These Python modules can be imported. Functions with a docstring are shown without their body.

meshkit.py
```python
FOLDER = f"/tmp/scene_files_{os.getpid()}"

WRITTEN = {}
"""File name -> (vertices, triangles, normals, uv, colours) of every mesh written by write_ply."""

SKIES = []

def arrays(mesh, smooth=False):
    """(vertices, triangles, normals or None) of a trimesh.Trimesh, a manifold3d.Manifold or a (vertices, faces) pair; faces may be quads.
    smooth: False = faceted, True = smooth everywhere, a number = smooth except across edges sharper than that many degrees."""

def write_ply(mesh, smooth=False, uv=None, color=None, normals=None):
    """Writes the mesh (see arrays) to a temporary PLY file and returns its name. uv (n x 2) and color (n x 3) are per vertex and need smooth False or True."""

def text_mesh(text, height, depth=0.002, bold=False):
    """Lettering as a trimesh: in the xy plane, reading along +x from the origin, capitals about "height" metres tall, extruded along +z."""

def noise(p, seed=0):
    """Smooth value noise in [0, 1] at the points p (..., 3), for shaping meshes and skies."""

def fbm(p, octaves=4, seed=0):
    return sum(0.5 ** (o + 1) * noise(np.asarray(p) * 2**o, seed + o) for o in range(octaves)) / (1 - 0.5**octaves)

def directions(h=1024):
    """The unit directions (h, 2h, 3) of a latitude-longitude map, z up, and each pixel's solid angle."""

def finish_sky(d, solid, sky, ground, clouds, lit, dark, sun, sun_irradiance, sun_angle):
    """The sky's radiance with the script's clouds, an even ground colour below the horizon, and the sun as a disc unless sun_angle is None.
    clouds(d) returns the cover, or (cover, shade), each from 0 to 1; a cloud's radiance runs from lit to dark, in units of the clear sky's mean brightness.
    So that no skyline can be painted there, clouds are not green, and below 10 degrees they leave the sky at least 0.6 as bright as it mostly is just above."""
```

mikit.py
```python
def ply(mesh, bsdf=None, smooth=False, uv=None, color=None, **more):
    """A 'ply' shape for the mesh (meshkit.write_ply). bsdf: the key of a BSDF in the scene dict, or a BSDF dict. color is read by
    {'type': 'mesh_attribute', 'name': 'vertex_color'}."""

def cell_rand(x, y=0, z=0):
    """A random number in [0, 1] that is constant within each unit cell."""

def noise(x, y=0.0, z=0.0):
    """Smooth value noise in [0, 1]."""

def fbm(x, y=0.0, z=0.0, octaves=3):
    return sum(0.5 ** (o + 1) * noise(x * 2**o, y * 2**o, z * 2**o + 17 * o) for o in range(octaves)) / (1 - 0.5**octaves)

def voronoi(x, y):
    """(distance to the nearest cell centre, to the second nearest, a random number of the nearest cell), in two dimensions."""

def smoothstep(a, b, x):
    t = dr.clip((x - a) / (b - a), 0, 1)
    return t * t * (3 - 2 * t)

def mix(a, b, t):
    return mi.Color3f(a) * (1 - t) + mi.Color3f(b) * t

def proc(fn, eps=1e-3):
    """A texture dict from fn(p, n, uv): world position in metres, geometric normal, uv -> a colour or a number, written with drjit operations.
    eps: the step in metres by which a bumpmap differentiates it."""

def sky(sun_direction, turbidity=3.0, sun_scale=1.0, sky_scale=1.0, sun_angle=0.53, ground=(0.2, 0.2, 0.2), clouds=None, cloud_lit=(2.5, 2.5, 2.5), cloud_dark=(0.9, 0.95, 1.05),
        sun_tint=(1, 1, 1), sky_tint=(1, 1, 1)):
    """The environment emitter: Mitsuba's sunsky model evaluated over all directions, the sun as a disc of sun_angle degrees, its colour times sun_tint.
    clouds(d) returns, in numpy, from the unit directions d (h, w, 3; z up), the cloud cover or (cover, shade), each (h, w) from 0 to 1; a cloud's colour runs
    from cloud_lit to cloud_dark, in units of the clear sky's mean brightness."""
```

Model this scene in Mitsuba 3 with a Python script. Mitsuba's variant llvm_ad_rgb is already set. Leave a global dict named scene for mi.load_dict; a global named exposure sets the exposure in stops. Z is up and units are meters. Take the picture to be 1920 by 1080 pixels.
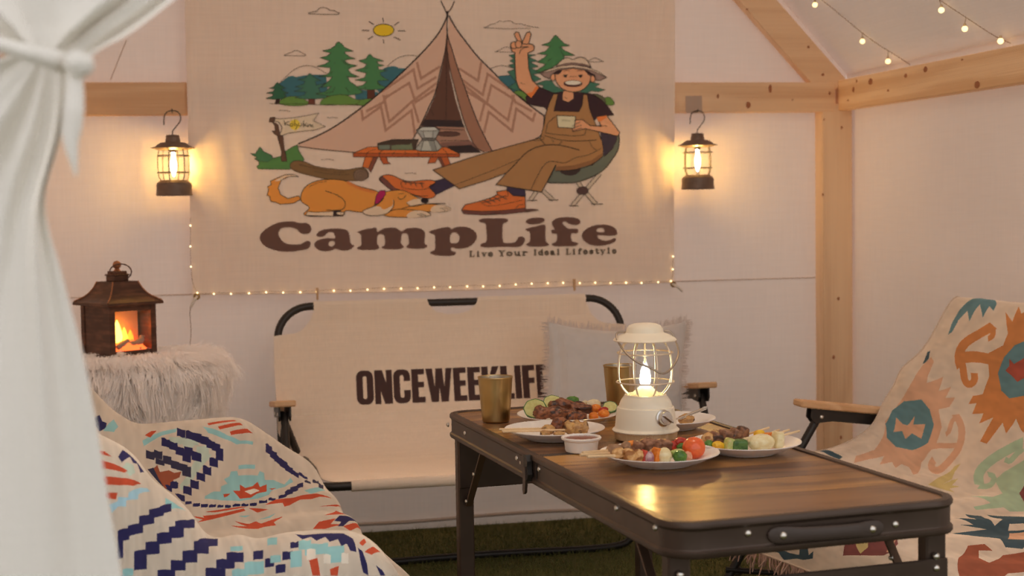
import math, random
import numpy as np, trimesh, drjit as dr, mitsuba as mi
import shapely
from shapely.geometry import Polygon, LineString, Point, MultiPolygon, box as sbox
from shapely.ops import unary_union
from scipy.interpolate import RectBivariateSpline, CubicSpline
import mikit, meshkit
from mikit import proc, noise, fbm, voronoi, cell_rand, smoothstep, mix

T = mi.ScalarTransform4f
scene, labels = {}, {}

# ---------------------------------------------------------------- camera
CAM_F, CAM_PITCH, CAM_ROLL, CAM_H, CAM_YAW = 2600.0, .0536, -.016, 1.1735, .2136

def _camera_axes():
    cp, sp, cr, sr = math.cos(CAM_PITCH), math.sin(CAM_PITCH), math.cos(CAM_ROLL), math.sin(CAM_ROLL)
    fw, rt = np.array([0, cp, -sp]), np.array([1.0, 0, 0])
    up = np.cross(rt, fw)
    r2, u2 = cr * rt + sr * up, -sr * rt + cr * up
    c, s = math.cos(CAM_YAW), math.sin(CAM_YAW)
    R = np.array([[c, s, 0], [-s, c, 0], [0, 0, 1]])
    return R @ fw, R @ r2, R @ u2

CAM_FW, CAM_RT, CAM_UP = _camera_axes()
CAM_O = np.array([0, 0, CAM_H])

def at(px, py, axis, value):
    """The point of the plane axis = value that shows at a pixel of the photograph."""
    d = CAM_FW + (px - 960) / CAM_F * CAM_RT - (py - 540) / CAM_F * CAM_UP
    k = 'xyz'.index(axis)
    return CAM_O + d * ((value - CAM_O[k]) / d[k])

exposure = 0.22
scene['camera'] = {'type': 'thinlens', 'fov': 2 * math.degrees(math.atan(960 / CAM_F)), 'fov_axis': 'x', 'near_clip': 0.05, 'far_clip': 200.0,
                   'aperture_radius': 0.0045, 'focus_distance': 3.0,
                   'to_world': T().look_at(origin=CAM_O.tolist(), target=(CAM_O + CAM_FW).tolist(), up=CAM_UP.tolist())}
# ---------------------------------------------------------------- light: an even overcast sky that comes in through the open front of the tent
scene['sky'] = {'type': 'constant', 'radiance': {'type': 'rgb', 'value': [.86, .825, .80]}, 'sampling_weight': 1.0}
LAMP_WALL, LAMP_TABLE, LAMP_STRING, LAMP_UNSEEN = 135.0, 135.0, 4.0, 70.0

# ---------------------------------------------------------------- helpers
taken = {}
def numbered(name, parent=None):
    full = (parent + '__' if parent else '') + name
    n = taken.get(full, 0)
    taken[full] = n + 1
    return full if n == 0 else f'{full}_{n:03d}'

def thing(name, label, cat, group=None):
    key = numbered(name)
    labels[key] = {'label': label, 'category': cat}
    if group:
        labels[key]['group'] = group
    return key

def add(name, mesh, mat, parent=None, smooth=35, label=None, cat=None, group=None, kind=None, uv=None, color=None, emit=None, weight=1.0, to_world=None):
    key = numbered(name, parent)
    d = mesh if isinstance(mesh, dict) else mikit.ply(mesh, mat, smooth, uv=uv, color=color)
    d = dict(d)
    if isinstance(mesh, dict) and mat:
        d['bsdf'] = {'type': 'ref', 'id': mat}
    if emit is not None:
        d['emitter'] = {'type': 'area', 'radiance': {'type': 'rgb', 'value': [float(x) for x in emit]}, 'sampling_weight': weight}
    if to_world is not None:
        d['to_world'] = to_world
    scene[key] = d
    e = {k: v for k, v in (('label', label), ('category', cat), ('group', group), ('kind', kind)) if v}
    if e:
        labels[key] = {**labels.get(key, {}), **e}
    return key

def struct(name, mesh, mat, smooth=35, label=None, parent=None, **k):
    return add(name, mesh, mat, parent, smooth, label=label, kind=None if parent else 'structure', **k)

def cat_(*ms):
    return trimesh.util.concatenate(list(ms))

def mv(m, t=(0, 0, 0), rz=0, rx=0, ry=0, s=None):
    m = m.copy()
    if s is not None:
        m.apply_scale(s)
    for a, ax in ((rx, [1, 0, 0]), (ry, [0, 1, 0]), (rz, [0, 0, 1])):
        if a:
            m.apply_transform(trimesh.transformations.rotation_matrix(a, ax))
    m.apply_translation(t)
    return m

def cbox(size, c=(0, 0, 0), r=.002, rz=0, rx=0, ry=0):
    """A box with chamfered edges."""
    h = np.array(size, float) / 2
    r = min(r, h.min() * .9)
    pts = []
    for sx in (-1, 1):
        for sy in (-1, 1):
            for sz in (-1, 1):
                s = np.array([sx, sy, sz])
                for k in range(3):
                    q = h - r
                    q[k] = h[k]
                    pts.append(s * q)
    return mv(trimesh.convex.convex_hull(np.array(pts)), c, rz, rx, ry)

def between(a, b, w, t, r=.002, up=(0, 0, 1), over=0.0):
    """A chamfered bar from a to b, w wide across, t thick along 'up'."""
    a, b = np.array(a, float), np.array(b, float)
    z = b - a
    L = np.linalg.norm(z)
    z /= L
    x = np.cross(up, z)
    x /= np.linalg.norm(x)
    y = np.cross(z, x)
    m = cbox((w, t, L + over), r=r)
    M = np.eye(4)
    M[:3, 0], M[:3, 1], M[:3, 2], M[:3, 3] = x, y, z, (a + b) / 2
    m.apply_transform(M)
    return m

def smooth_path(pts, n=8, closed=False):
    pts = np.array(pts, float)
    if closed:
        pts = np.vstack([pts, pts[:1]])
    t = np.concatenate([[0], np.cumsum(np.maximum(np.linalg.norm(np.diff(pts, axis=0), axis=1), 1e-9) ** .5)])
    cs = CubicSpline(t, pts, bc_type='periodic' if closed else 'natural')
    out = cs(np.linspace(0, t[-1], (len(pts) - 1) * n + 1))
    return out[:-1] if closed else out

def tube(path, r, n=10, closed=False, caps=True):
    """A round tube along a path; r is a number or one per point."""
    p = np.array(path, float)
    r = np.broadcast_to(np.asarray(r, float), (len(p),))
    if closed:
        tan = np.roll(p, -1, 0) - np.roll(p, 1, 0)
    else:
        tan = np.gradient(p, axis=0)
    tan /= np.maximum(np.linalg.norm(tan, axis=1, keepdims=True), 1e-12)
    u = np.cross(tan[0], [0, 0, 1] if abs(tan[0][2]) < .9 else [1, 0, 0])
    u /= np.linalg.norm(u)
    us = [u]
    for k in range(1, len(p)):
        u = us[-1] - tan[k] * (us[-1] @ tan[k])
        us.append(u / np.linalg.norm(u))
    us = np.array(us)
    ws = np.cross(tan, us)
    a = np.arange(n) * 2 * np.pi / n
    v = p[:, None] + r[:, None, None] * (np.cos(a)[None, :, None] * us[:, None] + np.sin(a)[None, :, None] * ws[:, None])
    m = len(p)
    f = []
    i = np.arange(n)
    j = (i + 1) % n
    for k in range(m if closed else m - 1):
        a0, b0 = k * n, ((k + 1) % m) * n
        f += [np.stack([a0 + i, a0 + j, b0 + j], 1), np.stack([a0 + i, b0 + j, b0 + i], 1)]
    v = v.reshape(-1, 3)
    if caps and not closed:
        v = np.vstack([v, p[0], p[-1]])
        f += [np.stack([j, i, i * 0 + m * n], 1), np.stack([(m - 1) * n + i, (m - 1) * n + j, i * 0 + m * n + 1], 1)]
    return trimesh.Trimesh(v, np.vstack(f), process=False)

def lathe(profile, n=40, c=(0, 0, 0)):
    """Turned about z: profile of (radius, z) from bottom to top on the outside."""
    p = np.array(profile, float)
    a = np.arange(n) * 2 * np.pi / n
    v = np.stack([p[:, None, 0] * np.cos(a), p[:, None, 0] * np.sin(a), np.broadcast_to(p[:, None, 1], (len(p), n))], -1).reshape(-1, 3)
    i = np.arange(n)
    j = (i + 1) % n
    f = []
    for k in range(len(p) - 1):
        a0, b0 = k * n, (k + 1) * n
        f += [np.stack([a0 + i, a0 + j, b0 + j], 1), np.stack([a0 + i, b0 + j, b0 + i], 1)]
    m = trimesh.Trimesh(v + np.array(c), np.vstack(f), process=False)
    m.update_faces(m.area_faces > 1e-14)
    return m

def prism(poly, depth):
    """A shapely polygon in xy, extruded from z = 0 to depth."""
    ps = [g for g in getattr(poly, 'geoms', [poly]) if g.area > 1e-12]
    return cat_(*[trimesh.creation.extrude_polygon(g, depth, engine='earcut') for g in ps])

def frame_of(o, x, y, z):
    M = np.eye(4)
    M[:3, 0], M[:3, 1], M[:3, 2], M[:3, 3] = x, y, z, o
    return M

def blob(r, seed=0, amp=.15, freq=2.0, sub=3):
    """A lump: an icosphere of radii r with its surface disturbed by noise."""
    m = trimesh.creation.icosphere(subdivisions=sub)
    v = np.array(m.vertices)
    d = 1 + amp * (meshkit.fbm(v * freq + seed * 7.3 + 20, 3, seed) - .5) * 2
    m.vertices = v * d[:, None] * np.array(r, float)
    return m

def dome(r, h, n=12):
    return lathe([(0.0001, -h * .5), (r, -h * .5), (r, 0), (r * .92, h * .35), (r * .7, h * .72), (r * .38, h * .94), (0.0001, h)], n)

def facing(m, c, normal):
    """Turns a mesh whose axis is +z so that it points along normal, at c."""
    z = np.array(normal, float)
    z /= np.linalg.norm(z)
    x = np.cross([0, 0, 1] if abs(z[2]) < .9 else [1, 0, 0], z)
    x /= np.linalg.norm(x)
    m = m.copy()
    m.apply_transform(frame_of(c, x, np.cross(z, x), z))
    return m

def sheet(fn, nu, nv, u0=0, u1=1, v0=0, v1=1, thick=0.0):
    """A grid surface fn(u, v) -> (..., 3); thick > 0 closes it to a shell. Returns (mesh, uv)."""
    u, v = np.meshgrid(np.linspace(u0, u1, nu), np.linspace(v0, v1, nv), indexing='ij')
    p = fn(u, v)
    idx = np.arange(nu * nv).reshape(nu, nv)
    f = np.concatenate([np.stack([idx[:-1, :-1], idx[1:, :-1], idx[1:, 1:]], -1).reshape(-1, 3), np.stack([idx[:-1, :-1], idx[1:, 1:], idx[:-1, 1:]], -1).reshape(-1, 3)])
    P = p.reshape(-1, 3)
    uv = np.stack([u, v], -1).reshape(-1, 2)
    if thick:
        m = trimesh.Trimesh(P, f, process=False)
        n = np.array(m.vertex_normals)
        Q = P - n * thick
        k = len(P)
        loop = np.concatenate([idx[:, 0], idx[-1, 1:], idx[-2::-1, -1], idx[0, -2:0:-1]])
        nx = np.roll(loop, -1)
        f = np.vstack([f, f[:, ::-1] + k, np.stack([loop, loop + k, nx + k], 1), np.stack([loop, nx + k, nx], 1)])
        P, uv = np.vstack([P, Q]), np.vstack([uv, uv])
    return trimesh.Trimesh(P, f, process=False), uv

# ---------------------------------------------------------------- materials
def principled(name, color, rough=.5, **k):
    c = color if isinstance(color, dict) else {'type': 'rgb', 'value': list(color)}
    two = k.pop('two', True)
    bump = k.pop('bump', None)
    d = {'type': 'principled', 'base_color': c, 'roughness': rough, **k}
    if bump:
        d = {'type': 'bumpmap', 'scale': bump[1], 'nested': {**bump[0]}, 'bsdf': d}
    scene[name] = {'type': 'twosided', 'bsdf': d} if two else d
    return name

def srgb(r, g, b):
    return [((x / 255 + .055) / 1.055) ** 2.4 if x > 10 else x / 255 / 12.92 for x in (r, g, b)]

# tent cloth: plain weave with slight mottling
def cloth_color(base, amp=.05, f=260.0):
    b = mi.Color3f(*base) if False else base
    def fn(p, n, uv):
        m = fbm(p.x * 3 + 5, p.y * 3, p.z * 3, 3) - .5
        w = (noise(p.x * f, p.y * f, p.z * 12) + noise(p.x * 12, p.y * 12, p.z * f)) * .5 - .5
        return mi.Color3f(b[0], b[1], b[2]) * (1 + amp * 1.2 * m + amp * w * 1.6)
    return proc(fn)

def weave_bump(p, n, uv):
    return noise(p.x * 420, p.y * 420, p.z * 40) + noise(p.x * 40, p.y * 40, p.z * 420)

def wood(base_light, base_dark, axis='x', scale=1.0, knots=True):
    """Sawn timber with the grain along an axis and small knots."""
    def fn(p, n, uv):
        a, b, c = {'x': (p.x, p.y, p.z), 'y': (p.y, p.x, p.z), 'z': (p.z, p.x, p.y)}[axis]
        a, b, c = a * scale, b * scale, c * scale
        wob = fbm(a * 1.7, b * 6, c * 6, 3)
        rings = noise((b * 30 + c * 38) + wob * 5.0, a * .8)
        fine = noise(a * 6, b * 420, c * 420)
        t = .55 * rings + .25 * fine + .2 * wob
        col = mix(base_light, base_dark, smoothstep(.25, .8, t))
        if knots:
            q = a * 3.2
            k = dr.floor(q)
            kc = cell_rand(k, dr.floor(b * .9 + 9), 3)
            kd = dr.sqrt(dr.square((q - k - .5) * .32 * .55) + dr.square(c - dr.floor(c / .12) * .12 - .03 - .06 * kc) * 1.0)
            on = dr.select(kc > .35, 1.0, 0.0)
            col = mix(col, mi.Color3f(.25, .09, .03), on * (1 - smoothstep(.006, .011, kd)) * .75)
        return col
    return proc(fn)

def cloth(name, color, trans):
    scene[name] = {'type': 'principledthin', 'base_color': color, 'roughness': .9, 'diff_trans': trans}
cloth('m_wall', cloth_color((.85, .74, .675)), .36)
cloth('m_roof', cloth_color((.78, .72, .68)), .28)
principled('m_seam', (.66, .56, .49), .95)
principled('m_timber', wood((.86, .605, .385), (.66, .40, .22), 'x', 1.0, False), .6)
principled('m_timber_y', wood((.88, .63, .40), (.71, .45, .25), 'y', 1.0, False), .6)
principled('m_timber_z', wood((.86, .62, .40), (.67, .42, .24), 'z', 1.0, False), .6)
principled('m_knot', (.33, .12, .05), .6)
cloth('m_banner', cloth_color((.97, .88, .795), .06), .54)
principled('m_canvas', cloth_color((.88, .75, .62), .07), .95)
principled('m_curtain', cloth_color((.80, .775, .735), .03, 600.0), .95)
principled('m_black_metal', (.028, .024, .022), .42, metallic=.25, specular=.5)
principled('m_bronze', proc(lambda p, n, uv: mix((.055, .035, .027), (.092, .064, .050), fbm(p.x * 14, p.y * 14, p.z * 14, 3))), .38, metallic=.55, specular=.5)
principled('m_bronze_edge', (.13, .085, .06), .35, metallic=.6)
principled('m_steel', (.72, .70, .66), .25, metallic=1.0)
principled('m_armwood', wood((.74, .48, .27), (.62, .36, .18), 'y', 1.5, knots=False), .5)
# ================================================================ the setting
WALL_Y, WALL_X, WALL_XL, EAVE = 5.10, 2.47, -.78, 1.66
RIDGE_X = (WALL_X + WALL_XL) / 2
SLOPE = 1.06
RIDGE = EAVE + .06 + SLOPE * (WALL_X - RIDGE_X)
FRONT = 1.0

def grass_color(p, n, uv):
    m = fbm(p.x * 5, p.y * 5, 0, 3)
    return mix((.060, .064, .018), (.150, .138, .040), m)
principled('m_turf', proc(grass_color), .95)
principled('m_blade', (.13, .135, .034), .8)
fl = cbox((WALL_X - WALL_XL + 4, WALL_Y + 4.2, .06), ((WALL_X + WALL_XL) / 2, WALL_Y / 2 - 1.6, -.03), .001)
struct('floor', fl, 'm_turf', label='green artificial turf on the floor of the tent')

def turf():
    rng = np.random.default_rng(5)
    n = 26000
    x, y = rng.uniform(.05, 1.75, n), rng.uniform(3.3, 5.07, n)
    h, a, l = rng.uniform(.012, .024, n), rng.uniform(0, 6.283, n), rng.uniform(.002, .010, n)
    b = rng.uniform(0, 6.283, n)
    w = .0016
    p0 = np.stack([x - w * np.cos(a), y - w * np.sin(a), x * 0], 1)
    p1 = np.stack([x + w * np.cos(a), y + w * np.sin(a), x * 0], 1)
    p2 = np.stack([x + l * np.cos(b), y + l * np.sin(b), h], 1)
    v = np.stack([p0, p1, p2], 1).reshape(-1, 3)
    return trimesh.Trimesh(v, np.arange(3 * n).reshape(-1, 3), process=False)
k_ = add('grass_blades', turf(), 'm_blade', 'floor', False, kind='stuff')

def wall_sheet(fn, nu, nv, thick=.004):
    return sheet(fn, nu, nv, thick=thick)[0]

# back wall: a gable of stretched cloth, slightly slack
def back_fn(u, v):
    x = WALL_XL + (WALL_X - WALL_XL) * u
    top = EAVE + .06 + SLOPE * np.minimum(x - WALL_XL, WALL_X - x)
    z = v * top
    y = WALL_Y + .012 * (meshkit.fbm(np.stack([x * 2.2, z * .9 + 3, x * 0 + 1], -1), 3, 2) - .5) * np.clip(z * 4, 0, 1)
    return np.stack([x, y, z], -1)
wb = sheet(back_fn, 90, 70)[0]
struct('wall_back', wb, 'm_wall', True, label='cream cloth back wall of the tent')
def right_fn(u, v):
    y = FRONT + (WALL_Y - FRONT) * u
    z = (EAVE + .05) * v
    x = WALL_X + .010 * (meshkit.fbm(np.stack([y * 2, z * 1.1, y * 0 + 4], -1), 3, 3) - .5)
    return np.stack([x, y, z], -1)
struct('wall_right', sheet(right_fn, 80, 40)[0], 'm_wall', True, label='cream cloth side wall of the tent on the right')
struct('wall_left', sheet(lambda u, v: np.stack([WALL_XL + 0 * u, FRONT + (WALL_Y - FRONT) * u, (EAVE + .05) * v], -1), 20, 10)[0], 'm_wall', True, label='cream cloth side wall of the tent on the left')
def roof_fn(side):
    def fn(u, v):
        y = FRONT + (WALL_Y + .01 - FRONT) * u
        x0 = WALL_X + .01 if side > 0 else WALL_XL - .01
        x = x0 + (RIDGE_X - x0) * v
        z = EAVE + .03 + SLOPE * np.abs(x - x0) - .03 * np.sin(v * np.pi) * 0 + .008 * (meshkit.fbm(np.stack([x * 2, y * 2, z0 := x * 0], -1), 3, 5) - .5)
        return np.stack([x, y, z], -1)
    return fn
struct('roof_slope', sheet(roof_fn(1), 60, 40)[0], 'm_roof', True, label='grey white cloth slope of the tent roof on the right')
struct('roof_slope', sheet(roof_fn(-1), 30, 20)[0], 'm_roof', True, label='grey white cloth slope of the tent roof on the left')

# seams of the back wall cloth
def seam(pts, parent, w=.006, axis='y'):
    p = np.array(pts, float)
    return add('seam', tube(p, w * .5, 6), 'm_seam', parent, True)
seam([(x, WALL_Y - .002, .902) for x in np.linspace(WALL_XL + .02, WALL_X - .03, 40)], 'wall_back', .005)
seam([at(237, 75, 'y', WALL_Y - .003), at(207, 150, 'y', WALL_Y - .003)], 'wall_back', .004)
seam([(x, WALL_Y - .012, .035 + .004 * math.sin(x * 7)) for x in np.linspace(WALL_XL + .02, WALL_X - .03, 60)], 'wall_back', .014)

# timber frame
def timber(name, a, b, w, t, mat, label, up=(0, 0, 1)):
    k = add(name, between(a, b, w, t, .0035, up), mat, None, 20, label=label, kind='structure')
    return k
BB = 5.045   # centre depth of the back beam
def back_beam():
    # one plank across the back at eave height; 0.116 high and 45 mm thick
    a, b = at(60, 185.5, 'y', BB - .0225), at(1567, 182, 'y', BB - .0225)
    a, b = a + [0, .0225, 0], b + [0, .0225, 0]
    a = a + (b - a) * -.55
    return between(a, b, .045, .114, .003, (0, 0, 1))
struct('beam_back', back_beam(), 'm_timber', 20, label='pine beam across the back wall behind the hung banner')
re = .5 * (at(1566, 153, 'x', 2.40) + at(1566, 207, 'x', 2.40))
rz0, rz1 = at(1566, 180, 'x', 2.40)[2], at(1913, 119.5, 'x', 2.40)[2]
ry0, ry1 = at(1566, 180, 'x', 2.40)[1], at(1913, 119.5, 'x', 2.40)[1]
ra = np.array([2.4225, ry0, rz0])
rb = ra + (np.array([2.4225, ry1, rz1]) - ra) * 3.0
struct('beam_right', between(ra, rb, .045, .1165, .003), 'm_timber_y', 20, label='pine eave beam along the right wall')
struct('beam_left', between((WALL_XL + .05, 5.06, 1.62), (WALL_XL + .05, FRONT, 1.62), .045, .1165, .003), 'm_timber_y', 20, label='pine eave beam along the left wall')
px0, px1 = at(1536, 500, 'y', 5.06)[0], at(1591, 500, 'y', 5.06)[0]
struct('post_right', cbox((px1 - px0, .07, 1.58), ((px0 + px1) / 2, 5.06, .79), .003), 'm_timber_z', 20, label='pine corner post at the back right of the tent')
struct('post_left', cbox((.11, .07, 1.58), (WALL_XL + .06, 5.06, .79), .003), 'm_timber_z', 20, label='pine corner post at the back left of the tent')
r0, r1 = .5 * (at(1510, 152, 'y', 5.05) + at(1585, 150, 'y', 5.05)), .5 * (at(1375, 0, 'y', 5.05) + at(1455, 0, 'y', 5.05))
rd = r1 - r0
rtop = r0 + rd * ((RIDGE_X - r0[0]) / rd[0])
struct('rafter_right', between(r0 - rd * .12, rtop - rd * .05, .117, .045, .003, (0, -1, 0)), 'm_timber', 20, label='sloping pine rafter under the roof above the right corner')
ml = lambda p: np.array([2 * RIDGE_X - p[0], p[1], p[2]])
struct('rafter_left', between(ml(r0 - rd * .12), ml(rtop - rd * .05), .117, .045, .003, (0, -1, 0)), 'm_timber', 20, label='sloping pine rafter under the roof above the left corner')
struct('beam_ridge', between((RIDGE_X, 5.06, RIDGE - .09), (RIDGE_X, FRONT, RIDGE - .09), .05, .11, .003), 'm_timber_y', 20, label='pine ridge beam under the top of the roof')
# dark knots, some with a pin hole: flat plugs in the faces of the timber
def knots(parent, spots, axis, val, sx=1.0, sz=1.0):
    for (x, y, a, b) in spots:
        c = at(x, y, axis, val)
        m = lathe([(.0001, -.001), (1, -.001), (1, .0), (.0001, .0006)], 14)
        k = {'y': .0016, 'x': .0015}[axis]
        v = np.array(m.vertices)
        if axis == 'y':
            v = np.stack([v[:, 0] * a * k, -v[:, 2], v[:, 1] * b * k], 1)
        else:
            v = np.stack([-v[:, 2], v[:, 0] * a * k * 2.2, v[:, 1] * b * k], 1)
        mm = trimesh.Trimesh(v + c, m.faces[:, ::-1] if axis == 'y' else m.faces, process=False)
        mm.fix_normals()
        add('knot', mm, 'm_knot', parent, True)
knots('beam_back', [(1346, 180.5, 3, 5), (1403, 197, 6, 8), (1444, 166, 4.5, 10), (1555.5, 175, 3, 4), (1486, 187, 2, 2)], 'y', BB - .0228)
knots('beam_right', [(1600, 168, 3, 7), (1632, 153, 5, 8), (1665, 170, 2.4, 3), (1698, 142, 3, 5), (1735, 130, 4, 7), (1606, 152, 2, 4), (1832, 159, 5, 8), (1590, 188, 2.5, 2), (1804, 112, 2, 2)], 'x', 2.3998)
knots('post_right', [(1578, 239, 2.5, 4), (1543, 365, 2.2, 4), (1572, 560, 3, 5), (1563, 670, 3.5, 5), (1577, 820, 3, 5), (1545, 224, 2, 3)], 'y', 5.0248)
knots('rafter_right', [(1401, 17, 3, 2), (1516, 88, 3, 3), (1543, 140, 3.4, 3.4)], 'y', 5.026)

# unseen ridge lamp, out of view, placed to light the tent from above
PL = thing('unseen_ceiling_lamp', 'unseen round paper lamp at the ridge beam, out of view, lighting the tent from above', 'lamp')
plc = np.array([RIDGE_X, 2.35, 2.40])
principled('m_paper', (.85, .78, .66), .9)
add('shade', lathe([(.04, -.196)] + [(.2 * math.cos(t) * (1 - .012 * (k % 2)), .2 * math.sin(t)) for k, t in enumerate(np.linspace(-1.36, 1.36, 33))] + [(.04, .196)], 40, plc), 'm_paper', PL, True, emit=np.array([1.0, .75, .53]) * LAMP_UNSEEN / 10, weight=1.5)
add('cable', tube([plc + [0, 0, .19], plc + [0, 0, .4], [RIDGE_X, 2.35, RIDGE - .14]], .004, 8), 'm_black_metal', PL, True)
# ================================================================ folding benches
def atp(px, py, point, normal):
    """As at(), on any plane."""
    d = CAM_FW + (px - 960) / CAM_F * CAM_RT - (py - 540) / CAM_F * CAM_UP
    n = np.array(normal, float)
    return CAM_O + d * (((np.array(point, float) - CAM_O) @ n) / (d @ n))

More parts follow.
